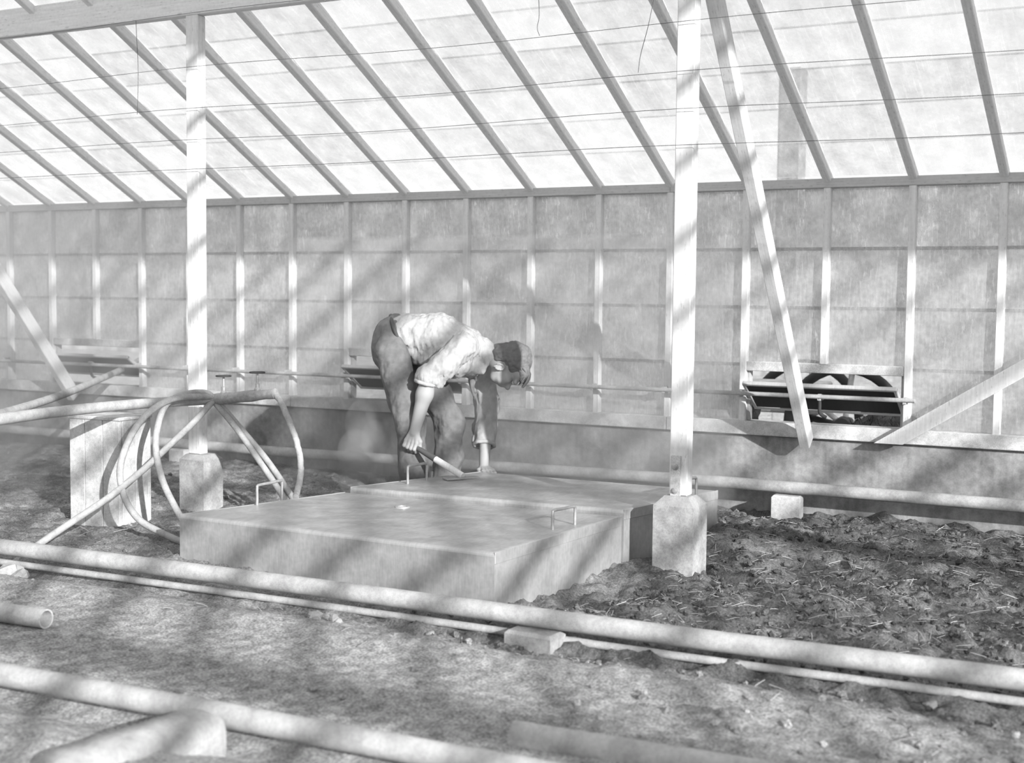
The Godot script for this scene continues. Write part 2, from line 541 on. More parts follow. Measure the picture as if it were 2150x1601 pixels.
func build_far_shell() -> void:
	# the other slope and the walls behind the camera: the sun comes in through them
	var rf := thing("ceiling_front", Vector3.ZERO, "opposite glass slope of the roof behind the photographer", "roof", "", "structure")
	var top := roof_pt(0, RIDGE_Z / cos(SLOPE), 0.022)
	var wide := 2.0 * RIDGE_Z
	for n in range(int(X0 / BAY), int(XEND / BAY) + 1):
		timber("rafter", Vector3(n * BAY, top.y, top.z), Vector3(n * BAY, EAVE + 0.05, wide), 0.048, 0.062, M.rafter, rf, Vector3.RIGHT, 0.004)
		if n < int(XEND / BAY):
			var L := (top - Vector3(0, EAVE + 0.05, wide)).length()
			pane(rf, Vector3(n * BAY + BAY / 2.0, (top.y + EAVE + 0.05) / 2.0 + 0.035, (top.z + wide) / 2.0 + 0.018), Vector3(0.470, L, 0.004), Basis(Vector3.RIGHT, -(PI / 2.0 - SLOPE)), "glass_clear")
	timber("ridge_beam", Vector3(X0, top.y, top.z), Vector3(XEND, top.y, top.z), 0.05, 0.2, M.rafter, rf, Vector3.BACK, 0.004)
	for z in [7.4, 9.2]:
		var y: float = top.y - (z - top.z) * tan(SLOPE) - 0.12
		timber("purlin", Vector3(X0, y, z), Vector3(XEND, y, z), 0.07, 0.17, M.rafter, rf, Vector3.BACK, 0.004)
	var fw := thing("wall_front", Vector3.ZERO, "glazed front wall behind the photographer", "wall", "", "structure")
	var mb := MB.new()
	mb.box(Vector3(9.25, 0.12, wide + 0.085), Vector3(XEND - X0, 0.64, 0.17))
	part("concrete_base", mb.commit(), M.concrete, fw)
	for n in range(int(X0 / BAY), int(XEND / BAY) + 1):
		timber("glazing_bar", Vector3(n * BAY, 0.44, wide + 0.03), Vector3(n * BAY, EAVE + 0.04, wide + 0.03), 0.043, 0.05, M.wood0, fw)
		if n < int(XEND / BAY):
			pane(fw, Vector3(n * BAY + 0.25, 1.2, wide + 0.04), Vector3(0.478, 1.5, 0.004), Basis(), "glass_clear")
	for e in [[X0, "wall_left"], [XEND, "wall_right"]]:
		var g := thing(e[1], Vector3.ZERO, "glazed gable end of the greenhouse", "wall", "", "structure")
		mb = MB.new()
		mb.box(Vector3(e[0], 0.12, RIDGE_Z), Vector3(0.17, 0.64, wide))
		part("concrete_base", mb.commit(), M.concrete, g)
		for k in 23:
			var z: float = k * 0.5
			var y := EAVE + 0.05 + minf(z, wide - z) * tan(SLOPE)
			timber("glazing_bar", Vector3(e[0], 0.44, clampf(z, 0.03, wide - 0.03)), Vector3(e[0], y, clampf(z, 0.03, wide - 0.03)), 0.05, 0.043, M.wood1, g)
			if k < 22:
				var y2 := EAVE + 0.05 + minf(z + 0.5, wide - z - 0.5) * tan(SLOPE)
				var q := MB.new()
				q.hexa([Vector3(e[0], 0.44, z + 0.02), Vector3(e[0] + 0.004, 0.44, z + 0.02), Vector3(e[0] + 0.004, 0.44, z + 0.48), Vector3(e[0], 0.44, z + 0.48), Vector3(e[0], y, z + 0.02), Vector3(e[0] + 0.004, y, z + 0.02), Vector3(e[0] + 0.004, y2, z + 0.48), Vector3(e[0], y2, z + 0.48)])
				part("pane", q.commit(), M.glass_clear, g)

# ---------------------------------------------------------------- bottom-row ventilators
func build_vents() -> void:
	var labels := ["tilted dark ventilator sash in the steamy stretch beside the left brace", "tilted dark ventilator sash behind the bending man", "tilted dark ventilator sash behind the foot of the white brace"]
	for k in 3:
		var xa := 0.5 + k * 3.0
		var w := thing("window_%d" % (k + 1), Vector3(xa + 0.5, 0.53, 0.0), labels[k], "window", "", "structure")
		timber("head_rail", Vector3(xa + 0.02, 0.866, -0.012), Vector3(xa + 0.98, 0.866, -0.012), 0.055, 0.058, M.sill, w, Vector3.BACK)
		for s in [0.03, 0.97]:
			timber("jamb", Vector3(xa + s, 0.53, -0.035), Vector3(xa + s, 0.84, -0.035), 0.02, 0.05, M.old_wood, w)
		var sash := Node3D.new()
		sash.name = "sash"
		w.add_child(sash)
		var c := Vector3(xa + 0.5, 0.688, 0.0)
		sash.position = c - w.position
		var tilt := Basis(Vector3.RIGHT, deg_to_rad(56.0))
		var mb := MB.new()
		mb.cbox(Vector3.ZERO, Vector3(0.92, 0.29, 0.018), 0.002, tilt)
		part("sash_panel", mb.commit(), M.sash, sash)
		for s in [-1, 1]:
			mb = MB.new()
			mb.cbox(tilt * Vector3(0, 0.142 * s, 0.004), Vector3(0.93, 0.02, 0.026), 0.003, tilt)
			part("sash_rail", mb.commit(), M.old_wood, sash)
			mb = MB.new()
			mb.cbox(tilt * Vector3(0.455 * s, 0, 0.004), Vector3(0.02, 0.29, 0.026), 0.003, tilt)
			part("sash_stile", mb.commit(), M.old_wood, sash)
		# cranked arm that ties the sash to the operating shaft
		mb = MB.new()
		mb.tube(smooth([Vector3(xa + 0.5, 0.70, 0.085), Vector3(xa + 0.5, 0.66, 0.07), Vector3(xa + 0.5, 0.60, 0.055), Vector3(xa + 0.53, 0.575, 0.03)], 4), 0.011, 8)
		wpart("operating_arm", mb, M.dark, w)
	var sh := thing("operating_shaft", Vector3(2.5, 0.70, 0.085), "thin round ventilator shaft running along the back wall glazing bars", "pipe")
	var mb2 := MB.new()
	mb2.tube([Vector3(-2.4, 0.685, 0.085), Vector3(3.0, 0.694, 0.085), Vector3(7.56, 0.702, 0.085)], 0.0135, 12)
	wpart("rod", mb2, M.pipe, sh)
	for n in range(-4, 16):
		var mb := MB.new()
		mb.cbox(Vector3(n * BAY, 0.697, 0.055), Vector3(0.022, 0.04, 0.07), 0.003)
		wpart("bracket", mb, M.pipe, sh)

# ---------------------------------------------------------------- posts, piers, braces
func pier(called: String, label: String, o: Vector3, s: Vector3, ch: float, m: Material, turn := 0.0) -> Node3D:
	# block with a broad chamfer round its top
	var t := thing(called, o, label, "block")
	t.rotation.y = turn
	var mb := MB.new()
	var h := s / 2.0
	var lo := []; var up := []; var top := []
	for k in [[-1, -1], [1, -1], [1, 1], [-1, 1]]:
		lo.append(Vector3(h.x * k[0], -0.12, h.z * k[1]))
		up.append(Vector3(h.x * k[0], s.y - ch, h.z * k[1]))
		top.append(Vector3((h.x - ch * 0.9) * k[0], s.y, (h.z - ch * 0.9) * k[1]))
	mb.hexa(lo + up)
	mb.hexa(up + top)
	part("block", mb.commit(), m, t)
	return t

func build_posts() -> void:
	var names := [["square white post rising from the pier behind the hose loops", 3.80], ["square white post with a bolted strap rising beside the steaming pans", 6.845]]
	for k in 2:
		var x: float = names[k][1]
		var p := thing("post", Vector3(x, 0.30, 1.93), names[k][0], "post")
		timber("shaft", Vector3(x, 0.336, 1.93), Vector3(x, 2.885, 1.93), 0.092, 0.07, M["wood%d" % k], p, Vector3.RIGHT, 0.005)
		if k == 1:
			var mb := MB.new()
			mb.cbox(Vector3(x - 0.012, 0.43, 1.968), Vector3(0.052, 0.20, 0.006), 0.001)
			wpart("strap", mb, M.white, p)
			for y in [0.36, 0.475]:
				mb = MB.new()
				mb.lathe(Vector3(x - 0.014, y, 1.971), Vector3.BACK, [[0.0, 0.012], [0.009, 0.011], [0.011, 0.006], [0.016, 0.004], [0.016, 0.0]], 10)
				wpart("bolt", mb, M.steel, p)
	pier("concrete_pier", "pale concrete pier under the strapped white post at the pans' corner", Vector3(6.845, 0.0, 1.93), Vector3(0.205, 0.335, 0.19), 0.045, M.pier)
	pier("concrete_pier", "pale concrete pier under the white post behind the hose loops", Vector3(3.815, 0.0, 1.92), Vector3(0.185, 0.335, 0.17), 0.03, M.pier)
	# braces from post heads to the sill
	for k in 2:
		var x: float = [6.928, 0.82][k]
		var b := timber("brace", Vector3(x, 0.42, 0.075), Vector3(x, 2.78, 1.86), 0.062, 0.10, M.brace, self, Vector3.RIGHT, 0.004)
		tag(b, ["steep white brace leaning from the strapped post down to the sill", "white brace coming down to the sill where the pipe enters"][k], "brace")
	var db := MB.new()
	db.hexa([Vector3(7.335, 0.445, 0.06), Vector3(7.50, 0.445, 0.06), Vector3(7.50, 0.445, 0.098), Vector3(7.335, 0.445, 0.098), Vector3(8.86, 1.42, 0.06), Vector3(9.02, 1.42, 0.06), Vector3(9.02, 1.42, 0.098), Vector3(8.86, 1.42, 0.098)])
	var d := part("brace", db.commit(), M.brace, self)
	tag(d, "slanting flat board nailed across the glazing bars above the sill", "brace")

# ---------------------------------------------------------------- heating pipes
func build_pipes() -> void:
	var mb := MB.new()
	var t := thing("heating_pipe", Vector3(4.0, 0.145, 0.15), "long pale heating pipe along the foot of the back wall", "pipe")
	mb.tube([Vector3(-2.4, 0.118, 0.15), Vector3(3.0, 0.115, 0.15), Vector3(6.4, 0.152, 0.15), Vector3(11.0, 0.146, 0.15)], 0.037, 18)
	wpart("tube", mb, M.pipe, t)
	t = thing("heating_pipe", Vector3(6.0, 0.04, 3.54), "long pale pipe lying in front of the pans on a brick", "pipe")
	mb = MB.new()
	var run := [Vector3(-1.0, 0.085, 3.76), Vector3(2.0, 0.082, 3.675), Vector3(4.074, 0.080, 3.609), Vector3(6.011, 0.080, 3.545), Vector3(7.476, 0.080, 3.520), Vector3(8.549, 0.080, 3.470), Vector3(12.0, 0.082, 3.36)]
	mb.tube(smooth(run, 8), 0.037, 20)
	wpart("tube", mb, M.pipe, t)
	mb = MB.new()
	var low := []
	for p in run: low.append(p + Vector3(0, -0.078, -0.02))
	mb.tube(smooth(low, 6), 0.0155, 12)
	t = thing("return_pipe", Vector3(6.0, 0.0, 3.54), "thin pipe half buried under the long front pipe", "pipe")
	wpart("tube", mb, M.pipe, t)
	t = thing("heating_pipe", Vector3(7.0, 0.0, 4.94), "long pale pipe crossing the foreground behind the tumbled block", "pipe")
	mb = MB.new()
	mb.tube(smooth([Vector3(-1.0, 0.05, 5.33), Vector3(3.0, 0.05, 5.12), Vector3(5.699, 0.05, 4.99), Vector3(6.47, 0.05, 4.957), Vector3(7.016, 0.05, 4.937), Vector3(9.0, 0.05, 4.86), Vector3(12.0, 0.05, 4.75)], 8), 0.037, 20)
	wpart("tube", mb, M.pipe, t)
	# short open ends
	t = thing("pipe_stub", Vector3(5.1, 0.03, 4.40), "cut end of a pale pipe on the trodden path", "pipe")
	mb = MB.new()
	var a := Vector3(3.2, 0.045, 4.50); var b := Vector3(5.235, 0.045, 4.385)
	mb.lathe(a, b - a, [[0.0, 0.0], [0.038, 0.0], [0.038, (b - a).length()], [0.031, (b - a).length()], [0.031, (b - a).length() - 0.25], [0.0, (b - a).length() - 0.25]], 20)
	wpart("tube", mb, M.pipe, t)
	t = thing("pipe_stub", Vector3(7.4, 0.03, 4.6), "half buried pipe with an open dark mouth in the foreground soil", "pipe")
	mb = MB.new()
	a = Vector3(7.37, 0.012, 4.585); b = Vector3(9.6, 0.0, 4.42)
	mb.lathe(a, b - a, [[0.0, 0.22], [0.036, 0.22], [0.036, 0.0], [0.045, 0.0], [0.045, 2.2]], 22)
	wpart("tube", mb, M.pipe, t)

# ---------------------------------------------------------------- steaming pans
func pan_thing(label: String, q: Array, h: float) -> Node3D:
	# q: four ground corners near-left, near-right, far-right, far-left; sheet metal turned over its edges
	var c: Vector3 = (q[0] + q[1] + q[2] + q[3]) / 4.0
	var t := thing("steaming_pan", c, label, "pan")
	var mb := MB.new()
	var rr := 0.018
	var ring := func(y: float, inset: float) -> Array:
		var out := []
		for k in 4:
			var p: Vector3 = q[k]
			var e1: Vector3 = (q[(k + 1) % 4] - p).normalized(); var e0: Vector3 = (q[(k + 3) % 4] - p).normalized()
			out.append(p + (e1 + e0) * inset + Vector3(0, y, 0))
		return out
	var levels := [[-0.06, 0.0], [h - rr, 0.0]]
	for s in 4:
		var a := PI / 2.0 * (s + 1) / 4.0
		levels.append([h - rr + rr * sin(a), rr * (1.0 - cos(a))])
	for i in levels.size() - 1:
		var r0: Array = ring.call(levels[i][0], levels[i][1]); var r1: Array = ring.call(levels[i + 1][0], levels[i + 1][1])
		for k in 4:
			mb.quad(r0[k], r0[(k + 1) % 4], r1[(k + 1) % 4], r1[k], (r0[k] + r0[(k + 1) % 4]) / 2.0 - c + Vector3(0, 0.001 + 0.4 * i, 0))
	var tp: Array = ring.call(h, rr)
	# top sheet, slightly buckled
	var nx := 24; var ny := 16
	var pt := func(u: float, w: float) -> Vector3:
		var p: Vector3 = (tp[0] as Vector3).lerp(tp[1], u).lerp((tp[3] as Vector3).lerp(tp[2], u), w)
		var e := minf(minf(u, 1 - u), minf(w, 1 - w))
		p.y += nz.get_noise_2d(p.x * 2.2, p.z * 2.2 + h * 90.0) * 0.010 * smoothstep(0.0, 0.12, e)
		return p
	for j in ny:
		for i in nx:
			var a: Vector3 = pt.call(float(i) / nx, float(j) / ny); var b: Vector3 = pt.call(float(i + 1) / nx, float(j) / ny)
			var d: Vector3 = pt.call(float(i + 1) / nx, float(j + 1) / ny); var e: Vector3 = pt.call(float(i) / nx, float(j + 1) / ny)
			mb.quad(a, b, d, e, Vector3.UP)
	wpart("sheet_box", mb, M.pan, t)
	# folded flange along the two short sides
	for sd in [[1, 2], [0, 3]]:
		var a: Vector3 = q[sd[0]]; var b: Vector3 = q[sd[1]]
		var out := (b - a).cross(Vector3.UP).normalized()
		if out.dot((a + b) / 2.0 - c) < 0: out = -out
		mb = MB.new()
		var o := (a + b) / 2.0 + Vector3(0, h - 0.024, 0) + out * 0.001
		mb.cbox(o, Vector3(0.006, 0.05, (b - a).length() - 0.004), 0.0015, Basis(out, Vector3.UP, out.cross(Vector3.UP)))
		wpart("flange", mb, M.pan, t)
	return t

func handle(t: Node3D, a: Vector3, b: Vector3, h: float) -> void:
	var mb := MB.new()
	var up := Vector3(0, h, 0)
	var e := (b - a).normalized()
	mb.tube(smooth([a, a + up * 0.5, a + up * 0.86, a + up + e * 0.012, (a + b) / 2.0 + up, b + up - e * 0.012, b + up * 0.86, b + up * 0.5, b], 4), 0.0075, 8)
	wpart("handle", mb, M.steel, t)

func build_pans() -> void:
	var p := pan_thing("nearer steaming pan of grey sheet metal behind the long front pipe", [Vector3(4.71, 0, 3.08), Vector3(6.485, 0, 3.125), Vector3(6.562, 0, 1.985), Vector3(4.965, 0, 2.065)], 0.2155)
	handle(p, at_y(540, 1062, 0.21), at_y(592, 1050, 0.21), 0.105)
	handle(p, at_y(1160, 1113, 0.21), at_y(1207, 1103, 0.21), 0.092)
	var mb := MB.new()
	var o := at_y(845, 1064, 0.216)
	mb.lathe(o, Vector3.UP, [[0.022, -0.01], [0.024, 0.004], [0.033, 0.006], [0.038, 0.004], [0.040, -0.01]], 24)
	wpart("ring_collar", mb, M.pan, p)
	var f := pan_thing("farther steaming pan of grey sheet metal, its corner behind the concrete pier", [Vector3(4.985, 0, 2.05), Vector3(6.566, 0, 1.968), Vector3(6.735, 0, 1.09), Vector3(5.27, 0, 1.13)], 0.243)
	handle(f, at_y(856, 1016, 0.24), at_y(896, 1009, 0.24), 0.10)
	handle(f, Vector3(6.66, 0.238, 1.52), Vector3(6.70, 0.238, 1.33), 0.10)
	mb = MB.new()
	mb.tube([at_y(907, 1004, 0.235), at_y(907, 1004, 0.235) + Vector3(0, 0.04, 0)], 0.008, 8)
	wpart("hose_nipple", mb, M.steel, f)
	mb = MB.new()
	o = at_y(968, 1003, 0.25)
	mb.cbox(o, Vector3(0.20, 0.012, 0.07), 0.003, Basis(Vector3.UP, 0.95))
	wpart("patch_plate", mb, M.steel, f)

# ---------------------------------------------------------------- steam main, valves and hoses
func hose(label: String, pts: Array, r: float, m: Material, called := "steam_hose", wob := 0.0) -> Node3D:
	var p: Array = smooth(pts, 7)
	if wob > 0.0:
		for i in p.size():
			p[i] += Vector3(nz.get_noise_1d(i * 9.0), nz.get_noise_1d(i * 9.0 + 300.0), 0) * wob
	var t := thing(called, p[p.size() - 1], label, "hose" if called == "steam_hose" else "pipe")
	var mb := MB.new()
	mb.tube(p, r, 12)
	wpart("tube", mb, m, t)
	return t

func build_hoses() -> void:
	var m0 := at_z(452, 838, 2.12); var m1 := at_z(578, 826, 2.12)
	var t := thing("valve_manifold", (m0 + m1) / 2.0 - Vector3(0, 0.03, 0), "lagged steam manifold with two hand-wheel valves beside the white post", "pipe")
	var mb := MB.new()
	var pts := []
	var rad := []
	for k in 15:
		pts.append(m0.lerp(m1, k / 14.0))
		rad.append(0.033 + nz.get_noise_1d(k * 17.0) * 0.006 - (0.004 if k > 9 else 0.0))
	mb.tube(pts, rad, 14)
	wpart("lagged_pipe", mb, M.lagging, t)
	for px in [470.0, 541.0]:
		var b := m0.lerp(m1, (px - 452.0) / 126.0)
		var v := Node3D.new()
		v.name = "valve"
		v.position = b - t.position
		t.add_child(v, true)
		mb = MB.new()
		mb.lathe(Vector3(0, 0.015, 0), Vector3.UP, [[0.016, 0.0], [0.018, 0.02], [0.012, 0.03], [0.012, 0.05], [0.007, 0.055], [0.006, 0.115], [0.0, 0.116]], 12)
		part("bonnet", mb.commit(), M.steel, v)
		mb = MB.new()
		var ring := []
		for k in 21:
			ring.append(Vector3(0.04 * cos(TAU * k / 20.0), 0.128, 0.04 * sin(TAU * k / 20.0)))
		mb.tube(ring, 0.005, 6, false)
		for k in 2:
			var d := Vector3(cos(PI * k / 2.0), 0, sin(PI * k / 2.0)) * 0.04
			mb.tube([Vector3(0, 0.128, 0) - d, Vector3(0, 0.128, 0) + d], 0.004, 6)
		part("hand_wheel", mb.commit(), M.dark, v)
	# right-hand hose into the nearer pan
	hose("gnarled hose arching from the manifold's outer end down into the nearer pan", [m1, at_z(590, 845, 2.13), at(606, 880, 7.25), at(622, 925, 7.25), at(631, 965, 7.24), at(630, 1005, 7.22), at_y(621, 1043, 0.222)], 0.017, M.hose, "steam_hose", 0.006)
	hose("straight hose slanting from the manifold to the ground behind the pan, upper of two", [m0 + Vector3(0.01, -0.005, 0.0), at(500, 893, 7.55), at(560, 965, 7.5), at(606, 1032, 7.35), at(618, 1052, 7.3)], 0.018, M.hose)
	hose("straight hose slanting from the manifold to the ground behind the pan, lower of two", [m0 + Vector3(0.0, -0.012, 0.01), at(497, 900, 7.5), at(545, 968, 7.45), at(590, 1035, 7.32), at(600, 1058, 7.25)], 0.017, M.hose)
	hose("widest hose loop hanging in front of the white box", [m0 + Vector3(0, 0.01, 0), at(415, 832, 7.45), at(360, 838, 7.3), at(310, 868, 7.2), at(272, 920, 7.12), at(252, 985, 7.05), at(262, 1045, 7.0), at(292, 1090, 6.95), at(335, 1116, 6.9), at(392, 1142, 6.85)], 0.018, M.hose)
	hose("narrower hose loop curving down to the nearer pan's corner", [m0 + Vector3(0, 0.012, 0.02), at(430, 824, 7.5), at(385, 828, 7.4), at(348, 850, 7.3), at(330, 900, 7.2), at(328, 950, 7.15), at(342, 1010, 7.1), at(368, 1065, 7.0), at(392, 1105, 6.95)], 0.018, M.hose)
	var e := at_y(88, 1138, 0.02)
	hose("straight hose running from the manifold past the loops to the front pipe", [m0 + Vector3(0.0, -0.008, 0.02), at(405, 888, 7.35), at(352, 938, 7.2), at(296, 990, 7.1), at(225, 1046, 6.95), at(150, 1096, 6.85), e, at_y(30, 1182, -0.03)], 0.018, M.hose)
	hose("pale steam main running over the white box to the manifold", [at(-160, 905, 5.6), at(0, 880, 6.2), at(140, 862, 6.75), at(300, 847, 7.3), m0], 0.028, M.pipe, "steam_main")
	hose("pale steam main slanting in through the left ventilator", [at(-160, 900, 6.0), at(0, 868, 6.9), at(120, 832, 8.0), at(200, 800, 9.3), at(262, 772, 11.0), at(300, 752, 12.2)], 0.024, M.pipe, "steam_main")

# ---------------------------------------------------------------- loose blocks, box, brick
func build_blocks() -> void:
	# white box of upright boards
	var o := Vector3(3.60, 0.0, 2.43)
	var t := thing("board_box", o, "tall whitewashed box of upright boards behind the hose loops", "box")
	var wds := [0.11, 0.13, 0.12]
	var x := -0.18
	for k in 3:
		var mb := MB.new()
		mb.cbox(Vector3(x + wds[k] / 2.0, 0.26, 0.12), Vector3(wds[k] - 0.003, 0.64, 0.022), 0.003)
		part("board", mb.commit(), M.white, t)
		mb = MB.new()
		mb.cbox(Vector3(x + wds[k] / 2.0, 0.26, -0.12), Vector3(wds[k] - 0.003, 0.64, 0.022), 0.003)
		part("board", mb.commit(), M.white, t)
		x += wds[k]
	for s in [-1, 1]:
		for k in 2:
			var mb := MB.new()
			mb.cbox(Vector3(0.169 * s, 0.26, -0.055 + k * 0.108), Vector3(0.022, 0.63, 0.105), 0.003)
			part("board", mb.commit(), M.white, t)
	var lid := MB.new()
	lid.cbox(Vector3(0, 0.585, 0), Vector3(0.375, 0.02, 0.275), 0.004)
	part("lid", lid.commit(), M.white, t)
	t.rotation.y = 0.06
	# supports under the wall pipe
	pier("pipe_support", "chipped white block under the wall pipe near the strapped post", Vector3(6.845, -0.025, 0.165), Vector3(0.17, 0.132, 0.10), 0.012, M.white, 0.05)
	pier("pipe_support", "small white block under the wall pipe behind the hose loops", Vector3(2.05, -0.02, 0.165), Vector3(0.16, 0.10, 0.10), 0.012, M.white, -0.1)
	pier("brick", "worn pale brick under the long front pipe", Vector3(6.905, -0.056, 3.56), Vector3(0.20, 0.094, 0.115), 0.012, M.pier, -0.06)
	# concrete block lying on its side in the corner of the foreground
	t = thing("fallen_block", Vector3(6.62, 0.0, 5.27), "smooth pale concrete block tumbled on its side beside the foreground pipe", "block")
	var mb2 := MB.new()
	var a := at(95, 1660, 3.42) - t.position; var b := at(438, 1552, 3.86) - t.position
	var ax := (b - a).normalized()
	var sx := ax.cross(Vector3.UP).normalized()
	var sy := sx.cross(ax)
	var prof := []
	for k in 24:
		var th := TAU * k / 24.0
		var r := 0.088 / pow(pow(absf(cos(th)), 4.0) + pow(absf(sin(th)), 4.0), 0.25)
		prof.append(sx * cos(th) * r * 0.95 + sy * sin(th) * r)
	var ends := [[0.0, 0.55], [0.03, 0.86], [0.08, 1.0], [0.9, 1.06], [0.97, 1.0], [1.0, 0.9]]
	for i in ends.size() - 1:
		for k in 24:
			var k2 := (k + 1) % 24
			var p0 := a.lerp(b, ends[i][0]); var p1 := a.lerp(b, ends[i + 1][0])
			var f0: float = ends[i][1]; var f1: float = ends[i + 1][1]
			var na: Vector3 = (prof[k] as Vector3).normalized(); var nb: Vector3 = (prof[k2] as Vector3).normalized()
			mb2.tri(p0 + prof[k] * f0, p0 + prof[k2] * f0, p1 + prof[k2] * f1, na, nb, nb)
			mb2.tri(p0 + prof[k] * f0, p1 + prof[k2] * f1, p1 + prof[k] * f1, na, nb, na)
	for k in 24:
		mb2.flat(a, a + prof[k] * 0.55, a + prof[(k + 1) % 24] * 0.55, -ax)
		mb2.flat(b, b + prof[k] * 0.9, b + prof[(k + 1) % 24] * 0.9, ax)
	part("body", mb2.commit(), M.pier, t)

# ---------------------------------------------------------------- training wires
func build_wires() -> void:
	var labels := ["highest straining wire stretched just under the purlin", "second straining wire below the purlin along the posts", "third straining wire below the purlin along the posts", "fourth straining wire below the purlin along the posts", "lowest straining wire stretched along the posts"]
	var hs := [2.89, 2.58, 2.345, 2.17, 2.005]
	for k in 5:
		var pts := []
		for i in 57:
			var x := -2.4 + i * 0.25
			pts.append(Vector3(x, hs[k] + 0.006 * sin(x * 1.7 + k) - 0.012 * pow(sin(PI * (x - 0.75) / 3.05), 2.0), 1.985))
		var t := thing("straining_wire", pts[28], labels[k], "wire", "straining wires")
		var mb := MB.new()
		mb.tube(pts, 0.0015, 5)
		wpart("strand", mb, M.wire, t)
	var ties := [["loose tie wire dangling onto the second straining wire", [at(1129, -40, 6.6), at(1132, 30, 6.6), at(1128, 58, 6.62), at_z(1133, 75, 1.985)]], ["slack tie wire slanting onto a straining wire beside the strapped post", [at(1380, -40, 6.3), at(1362, 50, 6.35), at(1345, 115, 6.4), at_z(1340, 152, 1.985)]], ["fine tie string hanging from the purlin in front of the left post", [at(282, -20, 7.9), at(286, 60, 7.9), at(290, 150, 7.9), at_z(288, 240, 1.985)]]]
	for e in ties:
		var t := thing("tie_wire", e[1][3], e[0], "wire")
		var mb := MB.new()
		mb.tube(smooth(e[1], 5), 0.0016, 5)
		wpart("strand", mb, M.wire, t)

